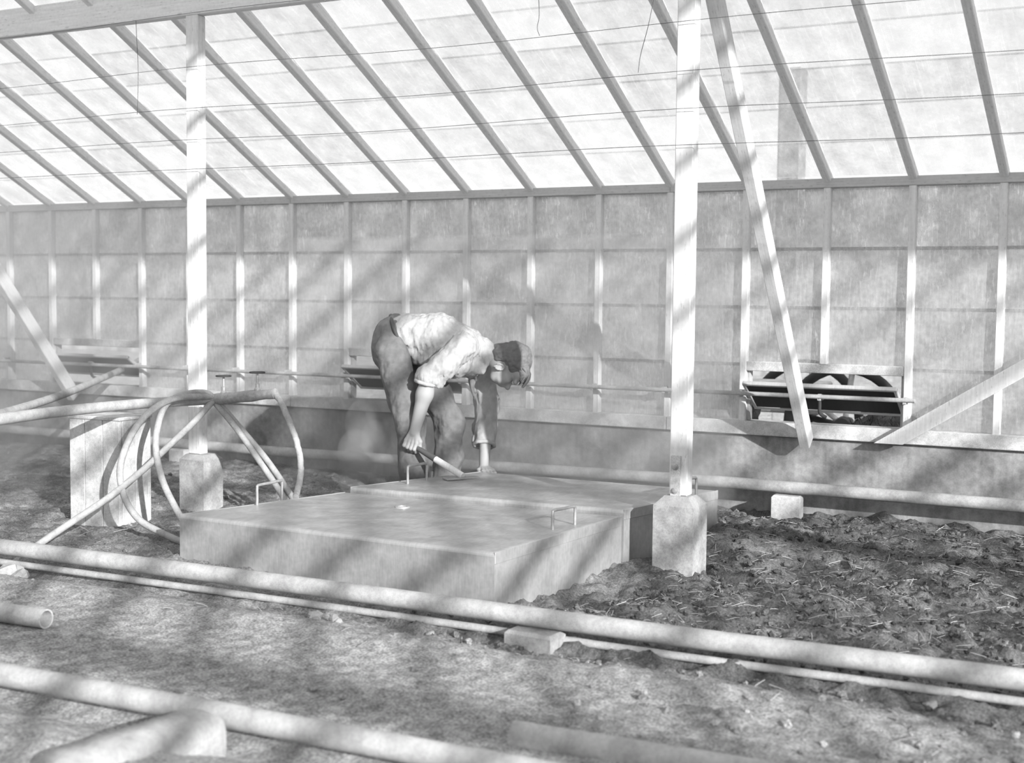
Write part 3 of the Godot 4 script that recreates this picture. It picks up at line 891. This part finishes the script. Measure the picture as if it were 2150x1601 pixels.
# ---------------------------------------------------------------- outside the wall
func build_outside() -> void:
	var mb := MB.new()
	mb.box(Vector3(9.25, -0.35, -39.9), Vector3(200, 0.5, 79.5))
	mb.box(Vector3(9.25, -0.35, 51.1), Vector3(200, 0.5, 79.5))
	mb.box(Vector3(-46.7, -0.35, 5.6), Vector3(88.2, 0.5, 11.5))
	mb.box(Vector3(65.2, -0.35, 5.6), Vector3(88.2, 0.5, 11.5))
	var g := part("ground_outside", mb.commit(), M.yard, self)
	tag(g, "pale bare yard outside the glass", "ground", "", "structure")
	# long low shed across the yard
	var t := thing("shed", Vector3(0, -0.1, -16.0), "long grey shed across the yard, dim behind the steamy glass", "building")
	mb = MB.new()
	mb.box(Vector3(0, 1.6, 0), Vector3(60, 3.2, 3.0))
	part("wall", mb.commit(), M.shed, t)
	mb = MB.new()
	mb.hexa([Vector3(-30.4, 3.2, 1.52), Vector3(30.4, 3.2, 1.52), Vector3(30.4, 3.2, -1.52), Vector3(-30.4, 3.2, -1.52), Vector3(-30.4, 3.26, 1.52), Vector3(30.4, 3.26, 1.52), Vector3(30.4, 3.3, -1.52), Vector3(-30.4, 3.3, -1.52)])
	part("roof", mb.commit(), M.shed, t)
	# tall chimney seen dim through the roof glass
	var c := at_z(1667, 125, -6.0)
	t = thing("chimney", Vector3(c.x, -0.1, -6.0), "tall dark square chimney standing dim behind the roof glass", "chimney")
	mb = MB.new()
	mb.cbox(Vector3(0, c.y / 2.0, 0), Vector3(0.24, c.y, 0.24), 0.01)
	part("stack", mb.commit(), M.concrete, t)
	# cart with large iron wheels just outside the right ventilator
	var w := at_z(1745, 800, -1.3)
	t = thing("handcart", Vector3(w.x, -0.05, -1.3), "dark wheeled handcart standing in the yard behind the right ventilator", "cart")
	for e in [[0.10, 0.0, 0.40], [-0.32, -0.5, 0.40]]:
		var wh := Node3D.new()
		wh.name = "wheel"
		wh.position = Vector3(e[0], 0.45, e[1])
		t.add_child(wh, true)
		var rim := []
		for k in 37: rim.append(Vector3(e[2] * cos(TAU * k / 36.0), e[2] * sin(TAU * k / 36.0), 0))
		mb = MB.new()
		mb.tube(rim, 0.035, 8, false)
		part("tyre", mb.commit(), M.tyre, wh)
		for k in 6:
			var d := Vector3(cos(TAU * k / 6.0 + 0.4), sin(TAU * k / 6.0 + 0.4), 0)
			mb = MB.new()
			mb.tube([d * 0.05, d * (e[2] - 0.03)], 0.02, 6)
			part("spoke", mb.commit(), M.white, wh)
		mb = MB.new()
		mb.lathe(Vector3(0, 0, -0.08), Vector3.BACK, [[0.0, 0.0], [0.06, 0.0], [0.07, 0.08], [0.06, 0.16], [0.0, 0.16]], 14)
		part("hub", mb.commit(), M.dark, wh)
	mb = MB.new()
	mb.cbox(Vector3(-0.55, 0.62, -0.25), Vector3(0.9, 0.22, 0.35), 0.01)
	part("body", mb.commit(), M.white, t)
	mb = MB.new()
	mb.tube([Vector3(0.10, 0.45, 0.05), Vector3(-0.32, 0.45, -0.55)], 0.025, 8)
	part("axle", mb.commit(), M.dark, t)
	mb = MB.new()
	mb.lathe(Vector3(-0.62, 0.55, 0.0), Vector3.BACK, [[0.0, 0.0], [0.11, 0.0], [0.13, 0.03], [0.11, 0.06], [0.0, 0.06]], 20)
	part("drum", mb.commit(), M.grass, t)
	# dark grassy hump outside the sill
	t = thing("grass_hump", Vector3(7.25, -0.05, -0.75), "dark rough grass hump just outside the right ventilator", "grass", "", "stuff")
	mb = MB.new()
	var bn := func(i: int, j: int) -> Vector3:
		var a := TAU * i / 24.0
		var r := j / 8.0
		var hgt := 0.60 * pow(cos(r * PI / 2.0), 0.7) + nz.get_noise_2d(i * 21.0, j * 37.0) * 0.06 * (1.0 - r)
		return Vector3(cos(a) * 0.62 * r, hgt, sin(a) * 0.42 * r)
	for i in 24:
		for j in 8:
			var p0: Vector3 = bn.call(i, j); var p1: Vector3 = bn.call((i + 1) % 24, j); var p2: Vector3 = bn.call((i + 1) % 24, j + 1); var p3: Vector3 = bn.call(i, j + 1)
			if j > 0: mb.flat(p0, p1, p2, Vector3.UP)
			mb.flat(p0, p2, p3, Vector3.UP)
	for k in 500:
		var a := rng.randf() * TAU
		var r := sqrt(rng.randf()) * 0.9
		var p := Vector3(cos(a) * 0.62 * r, 0.59 * pow(cos(r * PI / 2.0), 0.7), sin(a) * 0.42 * r)
		var d := Vector3(rng.randf_range(-0.04, 0.04), rng.randf_range(0.03, 0.08), rng.randf_range(-0.04, 0.04))
		mb.flat(p - Vector3(0.004, 0, 0), p + Vector3(0.004, 0, 0), p + d, Vector3.BACK)
	part("tuft", mb.commit(), M.grass, t)

# ---------------------------------------------------------------- the man: tapered bones joined smoothly, meshed as surface nets
func field_mesh(out: MB, bones: Array, cell: float, k: float, cuts := [], amp := 0.0, freq := 20.0, stretch := Vector3.ONE) -> void:
	var lo := Vector3.ONE * 1e9
	var hi := -lo
	for b in bones:
		if b.size() == 4:
			var r := maxf(b[2], b[3])
			lo = lo.min(b[0] - Vector3.ONE * r).min(b[1] - Vector3.ONE * r)
			hi = hi.max(b[0] + Vector3.ONE * r).max(b[1] + Vector3.ONE * r)
		else:
			var r: float = maxf(b[2].x, maxf(b[2].y, b[2].z))
			lo = lo.min(b[0] - Vector3.ONE * r); hi = hi.max(b[0] + Vector3.ONE * r)
	var pad := k + 3.0 * cell + amp
	lo -= Vector3.ONE * pad; hi += Vector3.ONE * pad
	var nx := int((hi.x - lo.x) / cell) + 2; var ny := int((hi.y - lo.y) / cell) + 2; var nzc := int((hi.z - lo.z) / cell) + 2
	var fld := PackedFloat32Array()
	fld.resize(nx * ny * nzc)
	fld.fill(1.0)
	for b in bones:
		var bl: Vector3; var bh: Vector3
		var caps: bool = b.size() == 4
		var p0: Vector3 = b[0]; var ab := Vector3.ZERO; var l2 := 1.0; var ra := 0.0; var rd := 0.0
		var bi := Basis(); var rv := Vector3.ONE
		if caps:
			ra = b[2]; rd = b[3] - b[2]; ab = b[1] - b[0]; l2 = maxf(ab.length_squared(), 1e-9)
			var r := maxf(b[2], b[3]) + pad
			bl = p0.min(b[1]) - Vector3.ONE * r; bh = p0.max(b[1]) + Vector3.ONE * r
		else:
			bi = (b[1] as Basis).transposed(); rv = b[2]
			var r := maxf(rv.x, maxf(rv.y, rv.z)) + pad
			bl = p0 - Vector3.ONE * r; bh = p0 + Vector3.ONE * r
		var i0 := maxi(0, int((bl.x - lo.x) / cell)); var i1 := mini(nx - 1, int((bh.x - lo.x) / cell))
		var j0 := maxi(0, int((bl.y - lo.y) / cell)); var j1 := mini(ny - 1, int((bh.y - lo.y) / cell))
		var k0 := maxi(0, int((bl.z - lo.z) / cell)); var k1 := mini(nzc - 1, int((bh.z - lo.z) / cell))
		for kk in range(k0, k1 + 1):
			for j in range(j0, j1 + 1):
				var base := (kk * ny + j) * nx
				for i in range(i0, i1 + 1):
					var p := lo + Vector3(i, j, kk) * cell - p0
					var d: float
					if caps:
						var t := clampf(p.dot(ab) / l2, 0.0, 1.0)
						d = (p - ab * t).length() - ra - rd * t
					else:
						var q := bi * p
						var e := q / rv
						var len0 := e.length()
						d = len0 * (len0 - 1.0) / maxf((e / rv).length(), 1e-6) if len0 > 1e-4 else -rv.x
					var f := fld[base + i]
					var h := maxf(k - absf(f - d), 0.0) / k
					fld[base + i] = minf(f, d) - h * h * k * 0.25
	if cuts.size() or amp > 0.0:
		for kk in nzc:
			for j in ny:
				var base := (kk * ny + j) * nx
				for i in nx:
					var f := fld[base + i]
					if absf(f) > 0.06: continue
					var p := lo + Vector3(i, j, kk) * cell
					if amp > 0.0:
						f += nz.get_noise_3dv(p * stretch * freq) * amp
					for c in cuts:
						if p.distance_to(c[0]) < c[2]: f = maxf(f, (p - c[0]).dot(c[1]))
					fld[base + i] = f
	var vid := PackedInt32Array()
	vid.resize(nx * ny * nzc)
	vid.fill(-1)
	var vs := PackedVector3Array()
	var ns := PackedVector3Array()
	var sy := nx; var sz := nx * ny
	for kk in range(1, nzc - 2):
		for j in range(1, ny - 2):
			for i in range(1, nx - 2):
				var a := kk * sz + j * sy + i
				var f0 := fld[a]
				if absf(f0) > cell * 3.0: continue
				var fs := [f0, fld[a + 1], fld[a + sy], fld[a + sy + 1], fld[a + sz], fld[a + sz + 1], fld[a + sz + sy], fld[a + sz + sy + 1]]
				var cnt := 0
				for q in fs:
					if q < 0.0: cnt += 1
				if cnt == 0 or cnt == 8: continue
				var sum := Vector3.ZERO
				var m := 0
				for e in [[0, 1], [2, 3], [4, 5], [6, 7], [0, 2], [1, 3], [4, 6], [5, 7], [0, 4], [1, 5], [2, 6], [3, 7]]:
					var fa: float = fs[e[0]]; var fb: float = fs[e[1]]
					if (fa < 0.0) != (fb < 0.0):
						var t := fa / (fa - fb)
						var ca := Vector3(e[0] & 1, (e[0] >> 1) & 1, e[0] >> 2); var cb := Vector3(e[1] & 1, (e[1] >> 1) & 1, e[1] >> 2)
						sum += ca.lerp(cb, t)
						m += 1
				vid[a] = vs.size()
				vs.append(lo + (Vector3(i, j, kk) + sum / m) * cell)
				var gr := Vector3(fs[1] - fs[0] + fs[3] - fs[2] + fs[5] - fs[4] + fs[7] - fs[6], fs[2] - fs[0] + fs[3] - fs[1] + fs[6] - fs[4] + fs[7] - fs[5], fs[4] - fs[0] + fs[5] - fs[1] + fs[6] - fs[2] + fs[7] - fs[3])
				ns.append(gr.normalized())
	for kk in range(1, nzc - 2):
		for j in range(1, ny - 2):
			for i in range(1, nx - 2):
				var a := kk * sz + j * sy + i
				if vid[a] < 0: continue
				var ins := fld[a] < 0.0
				for e in [[1, sy, sz], [sy, 1, sz], [sz, 1, sy]]:
					if ins != (fld[a + e[0]] < 0.0):
						var q := [vid[a], vid[a - e[1]], vid[a - e[1] - e[2]], vid[a - e[2]]]
						if q[1] < 0 or q[2] < 0 or q[3] < 0: continue
						out.tri(vs[q[0]], vs[q[1]], vs[q[2]], ns[q[0]], ns[q[1]], ns[q[2]])
						out.tri(vs[q[0]], vs[q[2]], vs[q[3]], ns[q[0]], ns[q[2]], ns[q[3]])

func finger(bones: Array, pts: Array, r0: float, r1: float) -> void:
	for i in pts.size() - 1:
		bones.append([pts[i], pts[i + 1], lerpf(r0, r1, float(i) / (pts.size() - 1)), lerpf(r0, r1, float(i + 1) / (pts.size() - 1))])

func build_man() -> void:
	var toward := -CF
	# joints
	var pelvis := at(824, 718, 8.0)
	var rhip := at(822, 742, 7.88); var lhip := at(850, 742, 8.12)
	var rknee := at(862, 890, 7.86); var rank := at(868, 1046, 7.9)
	var lknee := at(944, 885, 8.12); var lank := at(938, 1046, 8.18)
	var lumbar := at(852, 696, 8.0); var chest := at(922, 705, 8.0); var uchest := at(980, 724, 8.0)
	var neck := at(1016, 738, 8.0); var headc := at(1077, 753, 7.98)
	var rsh := at(972, 726, 7.80); var relb := at(901, 792, 7.72); var rwr := at(870, 908, 7.76)
	var lsh := at(1002, 750, 8.17); var lelb := at(1023, 850, 8.24); var lwr := at(1016, 982, 8.08)
	var e1 := (CR * 0.95 - CU * 0.30).normalized()       # towards the crown
	var e2 := (-CR * 0.30 - CU * 0.95).normalized()      # the way the face looks: down
	var hb := Basis(e1, e2, e1.cross(e2))
	var sgn := 1.0 if hb.z.dot(toward) > 0.0 else -1.0
	var near := hb.z * sgn                               # towards the ear that shows
	var man := thing("person", Vector3(4.93, 0.0, 1.15), "man in pale rolled-sleeve shirt and dark trousers bending over the pan, gripping a lever", "person")
	var mb := MB.new()
	# body
	var body := [
		[pelvis, lumbar, 0.10, 0.095], [lumbar, chest, 0.095, 0.11], [chest, uchest, 0.11, 0.095], [uchest, neck, 0.08, 0.055], [neck, headc, 0.056, 0.06],
		[rhip, rknee, 0.075, 0.052], [rknee, rank, 0.052, 0.038], [lhip, lknee, 0.075, 0.052], [lknee, lank, 0.052, 0.038], [rhip, lhip, 0.08, 0.08],
		[uchest, rsh, 0.07, 0.05], [uchest, lsh, 0.07, 0.05], [rsh, relb, 0.048, 0.043], [relb, relb.lerp(rwr, 0.3), 0.044, 0.047], [relb.lerp(rwr, 0.3), rwr, 0.047, 0.030],
		[lsh, lelb, 0.048, 0.042], [lelb, lelb.lerp(lwr, 0.3), 0.042, 0.044], [lelb.lerp(lwr, 0.3), lwr, 0.044, 0.029]]
	field_mesh(mb, body, 0.0125, 0.03)
	# head
	var head := [
		[headc, hb, Vector3(0.100, 0.096, 0.076)],
		[at(1056, 780, 7.98), hb, Vector3(0.070, 0.062, 0.060)],
		[at(1040, 790, 7.98), at(1052, 797, 7.98), 0.034, 0.036],
		[at(1088, 786, 7.98), hb, Vector3(0.035, 0.045, 0.062)],
		[at(1073, 800, 7.98), at(1066, 814, 7.98), 0.010, 0.013],
		[at(1060, 806, 7.98), at(1054, 807, 7.98), 0.016, 0.012],
		[neck, at(1050, 760, 7.98), 0.058, 0.058]]
	var ears := []
	for s in [-1.0, 1.0]:
		var ear: Vector3 = at(1049, 770, 7.98) + near * 0.072 * s
		ears.append([ear - near * 0.006 * s, hb, Vector3(0.026, 0.015, 0.006)])
		for k in 9:
			var t0 := -2.3 + k * 0.5
			var c0 := e1 * 0.028 * cos(t0) - e2 * 0.017 * sin(t0 + 0.15); var c1 := e1 * 0.028 * cos(t0 + 0.5) - e2 * 0.017 * sin(t0 + 0.65)
			ears.append([ear + c0, ear + c1, 0.0048, 0.0048])
		ears.append([ear - e1 * 0.024 + e2 * 0.004, ear - e1 * 0.031 + e2 * 0.006, 0.0075, 0.006])
		var cheek: Vector3 = at(1064, 795, 7.98) + near * 0.034 * s
		head.append([cheek, at(1052, 797, 7.98) + near * 0.03 * s, 0.026, 0.022])
		var brow: Vector3 = at(1082, 803, 7.98) + near * 0.03 * s
		head.append([brow - near * 0.018 * s, brow + near * 0.014 * s, 0.011, 0.011])
	field_mesh(mb, head, 0.004, 0.022)
	field_mesh(mb, ears, 0.003, 0.006)
	# right hand closed on the lever
	var la := at(866, 934, 7.77); var lb := at(972, 999, 7.56)
	var L := (lb - la).normalized()
	var row := (L * 0.75 + CR * 0.5).normalized()       # across the knuckles, little finger to index
	var dn := (-CU - row * (-CU).dot(row)).normalized()
	var bk := dn.cross(row).normalized()
	if bk.dot(toward) < 0.0: bk = -bk
	var hand := []
	var kc := rwr + dn * 0.052 + bk * 0.012
	for k in 4:
		var off := row * (-0.034 + 0.0225 * k)
		var ln: float = [0.84, 0.96, 1.0, 0.95][k]
		hand.append([rwr + row * (-0.014 + 0.0095 * k), kc + off, 0.020, 0.0125])
		finger(hand, [kc + off, kc + off + dn * 0.040 * ln + bk * 0.010, kc + off + dn * 0.058 * ln - bk * 0.020, kc + off + dn * 0.036 * ln - bk * 0.040], 0.0118, 0.0088)
	finger(hand, [rwr + row * 0.020 + dn * 0.01, rwr + row * 0.048 + dn * 0.040 + bk * 0.002, rwr + row * 0.052 + dn * 0.070 - bk * 0.004, rwr + row * 0.036 + dn * 0.090 + bk * 0.0], 0.016, 0.0095)
	hand.append([relb.lerp(rwr, 0.8), rwr, 0.034, 0.030])
	field_mesh(mb, hand, 0.0034, 0.006)
	# left hand taking hold of the pan's far edge
	var lh := []
	var tip := Vector3(5.36, 0.215, 1.10)
	var dl := (tip - lwr).normalized()
	var rl := CR.cross(dl).cross(dl).normalized()
	for k in 4:
		var off := rl * (-0.033 + 0.022 * k)
		var ln: float = [0.84, 0.96, 1.0, 0.93][k]
		var kk := lwr + dl * 0.075 + off
		lh.append([lwr + off * 0.4, kk, 0.020, 0.0125])
		finger(lh, [kk, kk + dl * 0.04 * ln - CU * 0.008, kk + dl * 0.062 * ln - CU * 0.030, kk + dl * 0.066 * ln - CU * 0.052], 0.0115, 0.0085)
	finger(lh, [lwr + rl * 0.018, lwr + rl * 0.045 + dl * 0.035, lwr + rl * 0.05 + dl * 0.065 - CU * 0.01, lwr + rl * 0.045 + dl * 0.09 - CU * 0.02], 0.015, 0.0095)
	lh.append([lelb.lerp(lwr, 0.8), lwr, 0.033, 0.029])
	field_mesh(mb, lh, 0.004, 0.006)
	wpart("body", mb, M.skin, man)
	for s in [-1.0, 1.0]:
		mb = MB.new()
		var ey: Vector3 = at(1078, 803, 7.98) + near * 0.030 * s
		mb.lathe(ey - e2 * 0.011, e2, [[0.0, 0.0], [0.008, 0.003], [0.011, 0.011], [0.008, 0.019], [0.0, 0.022]], 12)
		wpart("eye", mb, M.white, man)
	# trousers
	mb = MB.new()
	var tr := [
		[at(815, 702, 7.93), at(818, 706, 8.08), 0.090, 0.090], [at(832, 690, 7.93), at(838, 690, 8.08), 0.088, 0.088], [at(818, 728, 7.92), at(828, 730, 8.1), 0.10, 0.10],
		[rhip, at(848, 835, 7.87), 0.108, 0.092], [at(848, 835, 7.87), rknee, 0.092, 0.086], [rknee, at(868, 985, 7.88), 0.086, 0.082], [at(868, 985, 7.88), rank + CU * 0.02, 0.082, 0.085],
		[lhip, at(915, 830, 8.12), 0.108, 0.092], [at(915, 830, 8.12), lknee, 0.092, 0.088], [lknee, at(941, 960, 8.15), 0.088, 0.084], [at(941, 960, 8.15), lank + CU * 0.02, 0.084, 0.086]]
	field_mesh(mb, tr, 0.0115, 0.035, [[rank - CU * 0.015, -Vector3.UP, 0.2], [lank - CU * 0.015, -Vector3.UP, 0.2]], 0.016, 7.0, Vector3(1.6, 0.8, 1.6))
	wpart("trousers", mb, M.trouser, man)
	# shirt, loose at the waist
	mb = MB.new()
	var cuff := at(1016, 932, 8.16)
	var sh := [
		[at(846, 698, 7.95), at(850, 698, 8.05), 0.112, 0.112], [at(850, 700, 7.95), at(920, 706, 7.93), 0.112, 0.135], [at(850, 700, 8.06), at(922, 706, 8.08), 0.112, 0.135],
		[at(920, 706, 7.93), at(968, 722, 7.92), 0.135, 0.112], [at(922, 706, 8.08), at(978, 726, 8.1), 0.135, 0.115], [at(968, 722, 7.95), at(1006, 732, 8.0), 0.10, 0.072], [at(1004, 734, 8.0), at(1024, 744, 7.99), 0.074, 0.070],
		[at(876, 738, 7.94), at(960, 762, 7.9), 0.075, 0.085], [at(886, 740, 8.06), at(985, 765, 8.08), 0.080, 0.085], [at(985, 768, 7.98), at(1006, 774, 7.98), 0.062, 0.038],
		[rsh, at(930, 768, 7.74), 0.080, 0.076], [at(930, 768, 7.74), relb + CU * 0.012, 0.076, 0.064], [at(892, 790, 7.72), at(914, 800, 7.74), 0.056, 0.052],
		[lsh, lelb, 0.082, 0.076], [lelb, at(1018, 900, 8.2), 0.076, 0.070], [at(1018, 900, 8.2), cuff - CU * 0.03, 0.070, 0.072]]
	field_mesh(mb, sh, 0.0105, 0.028, [[cuff, (lwr - lelb).normalized(), 0.12], [at(894, 808, 7.72), (rwr - relb).normalized(), 0.10]], 0.014, 15.0, Vector3(1.5, 0.6, 1.5))
	wpart("shirt", mb, M.shirt, man)
	for e in [[cuff - CU * 0.004, (lwr - lelb).normalized(), 0.062], [at(893, 803, 7.72), (rwr - relb).normalized(), 0.054]]:
		mb = MB.new()
		var ux: Vector3 = (e[1] as Vector3).cross(CF).normalized(); var uy: Vector3 = ux.cross(e[1])
		var ring := []
		for k in 25:
			ring.append(e[0] + (ux * cos(TAU * k / 24.0) + uy * sin(TAU * k / 24.0)) * (e[2] + 0.004 * sin(k * 2.1)))
		mb.tube(ring, 0.012, 8, false)
		wpart("rolled_cuff", mb, M.shirt, man)
	# belt
	mb = MB.new()
	var bo := at(834, 696, 8.0)
	var bax := (at(850, 694, 8.0) - at(818, 706, 8.0)).normalized()
	var bx := bax.cross(CF).normalized(); var by := bx.cross(bax)
	var belt := []
	for k in 33:
		belt.append(bo + bx * cos(TAU * k / 32.0) * 0.104 + by * sin(TAU * k / 32.0) * 0.172)
	mb.tube(belt, 0.011, 8, false)
	wpart("belt", mb, M.boot, man)
	# hair: a cap over crown and back of the head, forelock hanging
	mb = MB.new()
	field_mesh(mb, [[headc + e1 * 0.012 - e2 * 0.006, hb, Vector3(0.104, 0.104, 0.086)], [at(1098, 785, 7.98), hb, Vector3(0.045, 0.05, 0.07)], [at(1054, 745, 7.98), hb, Vector3(0.074, 0.072, 0.074)]], 0.005, 0.02, [[at(1064, 779, 7.98), (-CR * 0.52 - CU * 0.85).normalized(), 0.3]], 0.010, 18.0, Vector3(1, 1, 1))
	for k in 26:
		var s := rng.randf_range(-1.0, 1.0)
		var a := at(1094, 770, 7.98) + near * 0.06 * s + e1 * rng.randf_range(0.0, 0.03)
		var l := rng.randf_range(0.6, 1.0)
		mb.tube(smooth([a, a + (e1 * 0.035 + e2 * 0.03) * l, a + (e1 * 0.036 + e2 * 0.075) * l, a + (e1 * 0.02 + e2 * 0.12) * l], 3), [0.012, 0.012, 0.011, 0.010, 0.009, 0.009, 0.007, 0.006, 0.005, 0.002], 6)
	wpart("hair", mb, M.hair, man)
	# boots
	for e in [[rank, 0.0], [lank, 0.0]]:
		mb = MB.new()
		var an: Vector3 = e[0]
		var gy := ground_h(an.x, an.z) + 0.045
		var heel := Vector3(an.x, gy, an.z) - CR * 0.05
		field_mesh(mb, [[an + CU * 0.05, Vector3(an.x, gy, an.z), 0.05, 0.048], [heel, heel + CR * 0.13, 0.045, 0.046], [heel + CR * 0.13, heel + CR * 0.22 - Vector3(0, 0.008, 0), 0.047, 0.036]], 0.009, 0.02, [[Vector3(an.x, gy - 0.045, an.z), -Vector3.UP, 0.5]])
		wpart("boot", mb, M.boot, man)
	# the lever in his hand
	var t := thing("lever", lb, "round pale wooden lever with a dark worn grip held in the man's fist", "tool")
	mb = MB.new()
	var j0 := la.lerp(lb, 0.44)
	mb.tube([j0, la.lerp(lb, 0.8), lb], [0.019, 0.020, 0.019], 14)
	wpart("shaft", mb, M.brace, t)
	mb = MB.new()
	mb.tube([la - L * 0.02, la.lerp(lb, 0.2), j0 + L * 0.01], [0.014, 0.016, 0.0195], 14)
	wpart("grip", mb, M.boot, t)

# ---------------------------------------------------------------- clods, straw, stones
func lump(s: int, rough: float) -> ArrayMesh:
	var mb := MB.new()
	var g := func(i: int, j: int) -> Vector3:
		var th := PI * j / 5.0; var ph := TAU * (i % 7) / 7.0
		var d := Vector3(sin(th) * cos(ph), cos(th), sin(th) * sin(ph))
		return d * (1.0 + rough * nz.get_noise_3dv(d * 1.3 + Vector3.ONE * s * 7.0) * 2.0) * Vector3(1.0, 0.75, 1.0)
	for j in 5:
		for i in 7:
			var a: Vector3 = g.call(i, j); var b: Vector3 = g.call(i + 1, j); var c: Vector3 = g.call(i + 1, j + 1); var d: Vector3 = g.call(i, j + 1)
			if j > 0: mb.flat(a, b, c, a + b + c)
			if j < 4: mb.flat(a, c, d, a + c + d)
	return mb.commit()

func scatter(called: String, label: String, cat: String, mesh: Mesh, m: Material, xf: Array, cols: Array) -> void:
	var mm := MultiMesh.new()
	mm.transform_format = MultiMesh.TRANSFORM_3D
	mm.use_colors = true
	mm.mesh = mesh
	mm.instance_count = xf.size()
	for i in xf.size():
		mm.set_instance_transform(i, xf[i])
		mm.set_instance_color(i, cols[i])
	var o := MultiMeshInstance3D.new()
	o.name = numbered(called)
	o.multimesh = mm
	o.material_override = m
	add_child(o)
	tag(o, label, cat, "", "stuff")

func on_bare_ground(x: float, z: float) -> bool:
	if z > 0.98 and z < 3.2 and x > 4.6 and x < 6.8: return false
	if absf(z - 3.53) < 0.07: return false
	if absf(x - 6.845) < 0.13 and absf(z - 1.93) < 0.12: return false
	return true

func build_litter() -> void:
	for s in 3:
		var xf := []; var cols := []
		for k in 2600:
			var x := rng.randf_range(6.3, 9.2) if k % 4 else rng.randf_range(-1.0, 9.5)
			var z := rng.randf_range(0.1, 4.3) if k % 4 else rng.randf_range(0.1, 5.9)
			if not on_bare_ground(x, z): continue
			var b := clampf(bed(x, z), 0, 1)
			if rng.randf() > b + 0.06: continue
			var r := 0.003 + 0.015 * pow(rng.randf(), 3.5)
			var bs := Basis(Vector3.UP, rng.randf() * TAU) * Basis(Vector3.RIGHT, rng.randf() * TAU)
			xf.append(Transform3D(bs.scaled(Vector3.ONE * r), Vector3(x, ground_h(x, z) + r * 0.35, z)))
			var g := lerpf(0.55, 0.19, b) * rng.randf_range(0.5, 1.5)
			cols.append(Color(g, g, g))
		scatter("soil_clods", ["crumbly dark soil clods strewn over the loose bed", "small soil lumps scattered through the bed", "coarse soil crumbs scattered through the bed"][s], "soil", lump(s, 0.45), M.clod, xf, cols)
	var mb := MB.new()
	mb.tube([Vector3(-0.5, 0, 0), Vector3(-0.1, 0.03, 0.0), Vector3(0.5, 0, 0.06)], 0.017, 5)
	var xs := []; var cs := []
	for k in 4500:
		var x := rng.randf_range(6.2, 9.2) if k % 3 else rng.randf_range(3.0, 9.3)
		var z := rng.randf_range(0.2, 3.3) if k % 3 else rng.randf_range(0.3, 6.0)
		if not on_bare_ground(x, z): continue
		var l := 0.012 + 0.085 * pow(rng.randf(), 3.0)
		var bs := Basis(Vector3.UP, rng.randf() * TAU) * Basis(Vector3.BACK, rng.randf_range(-0.35, 0.35))
		xs.append(Transform3D(bs.scaled(Vector3(1, 1, 1)) * Basis.from_scale(Vector3(l, l * 0.6 + 0.03, l * 0.6 + 0.03)), Vector3(x, ground_h(x, z) + 0.008, z)))
		var g := rng.randf_range(0.35, 1.0)
		cs.append(Color(g, g, g))
	scatter("straw_litter", "pale straw stalks and chaff littering the soil", "straw", mb.commit(), M.straw, xs, cs)
	# stones one can pick out
	var spots := [[20, 1196, 0.055], [38, 1188, 0.05], [662, 1288, 0.028], [655, 1280, 0.02], [700, 1296, 0.022], [712, 1298, 0.018], [905, 1312, 0.022], [1238, 1366, 0.016], [1955, 1455, 0.022], [277, 1356, 0.012], [1545, 1530, 0.02], [1475, 1180, 0.022], [1460, 1183, 0.018]]
	var lab := ["large pale stone beside the front pipe's far end", "rounded pale stone leaning on the larger one", "upright pale stone at the edge of the pipe trench", "small pale stone behind the upright one", "flat pale stone at the edge of the pipe trench", "small flat stone next to the flat pale one", "pale stone in the trench left of the brick", "small white stone right of the brick", "pale lump below the front pipe's right stretch", "tiny white pebble on the trodden path", "pale round stone near the half buried pipe", "dark clod against the strapped post's pier", "smaller dark clod against the strapped post's pier"]
	for i in spots.size():
		var e = spots[i]
		var p := at_y(e[0], e[1], 0.01)
		p.y = ground_h(p.x, p.z) + e[2] * 0.3
		var o := part("stone", lump(20 + i, 0.35), M.pier if i < 11 else M.earth, self, Transform3D(Basis(Vector3.UP, i * 1.3).scaled(Vector3.ONE * e[2]), p))
		tag(o, lab[i], "stone", "loose stones")

# ---------------------------------------------------------------- steam
func steam(called: String, label: String, o: Vector3, s: Vector3, density: float, shape := RenderingServer.FOG_VOLUME_SHAPE_ELLIPSOID, turn := 0.0) -> void:
	var f := FogVolume.new()
	f.name = numbered(called)
	f.shape = shape
	f.size = s
	f.position = o
	f.rotation.y = turn
	var m := FogMaterial.new()
	m.albedo = Color(0.98, 0.98, 0.98)
	m.density = density
	f.material = m
	add_child(f)
	tag(f, label, "steam", "", "stuff")

func build_steam() -> void:
	var bx := RenderingServer.FOG_VOLUME_SHAPE_BOX
	steam("steam_haze", "thin steam filling the far end of the greenhouse", Vector3(0.25, 0.96, 1.47), Vector3(5.3, 1.9, 2.76), 0.2, bx)
	steam("steam_haze", "steam drifting up the glazing behind the man", Vector3(5.1, 0.85, 0.57), Vector3(3.0, 1.6, 0.9), 0.45, bx, 0.06)
	var puffs := [[4.66, 0.14, 1.56, 0.16], [4.60, 0.22, 1.48, 0.20], [4.70, 0.26, 1.44, 0.15], [4.56, 0.34, 1.40, 0.22], [4.66, 0.42, 1.34, 0.18], [4.54, 0.50, 1.28, 0.24], [4.64, 0.58, 1.24, 0.20]]
	for p in puffs:
		steam("steam_puff", "wisp of steam rising between the pans and the man's legs", Vector3(p[0], p[1], p[2]), Vector3(p[3], p[3] * 1.3, p[3]), 1.8)
		get_child(get_child_count() - 1).set_meta("group", "steam wisps by the pans")
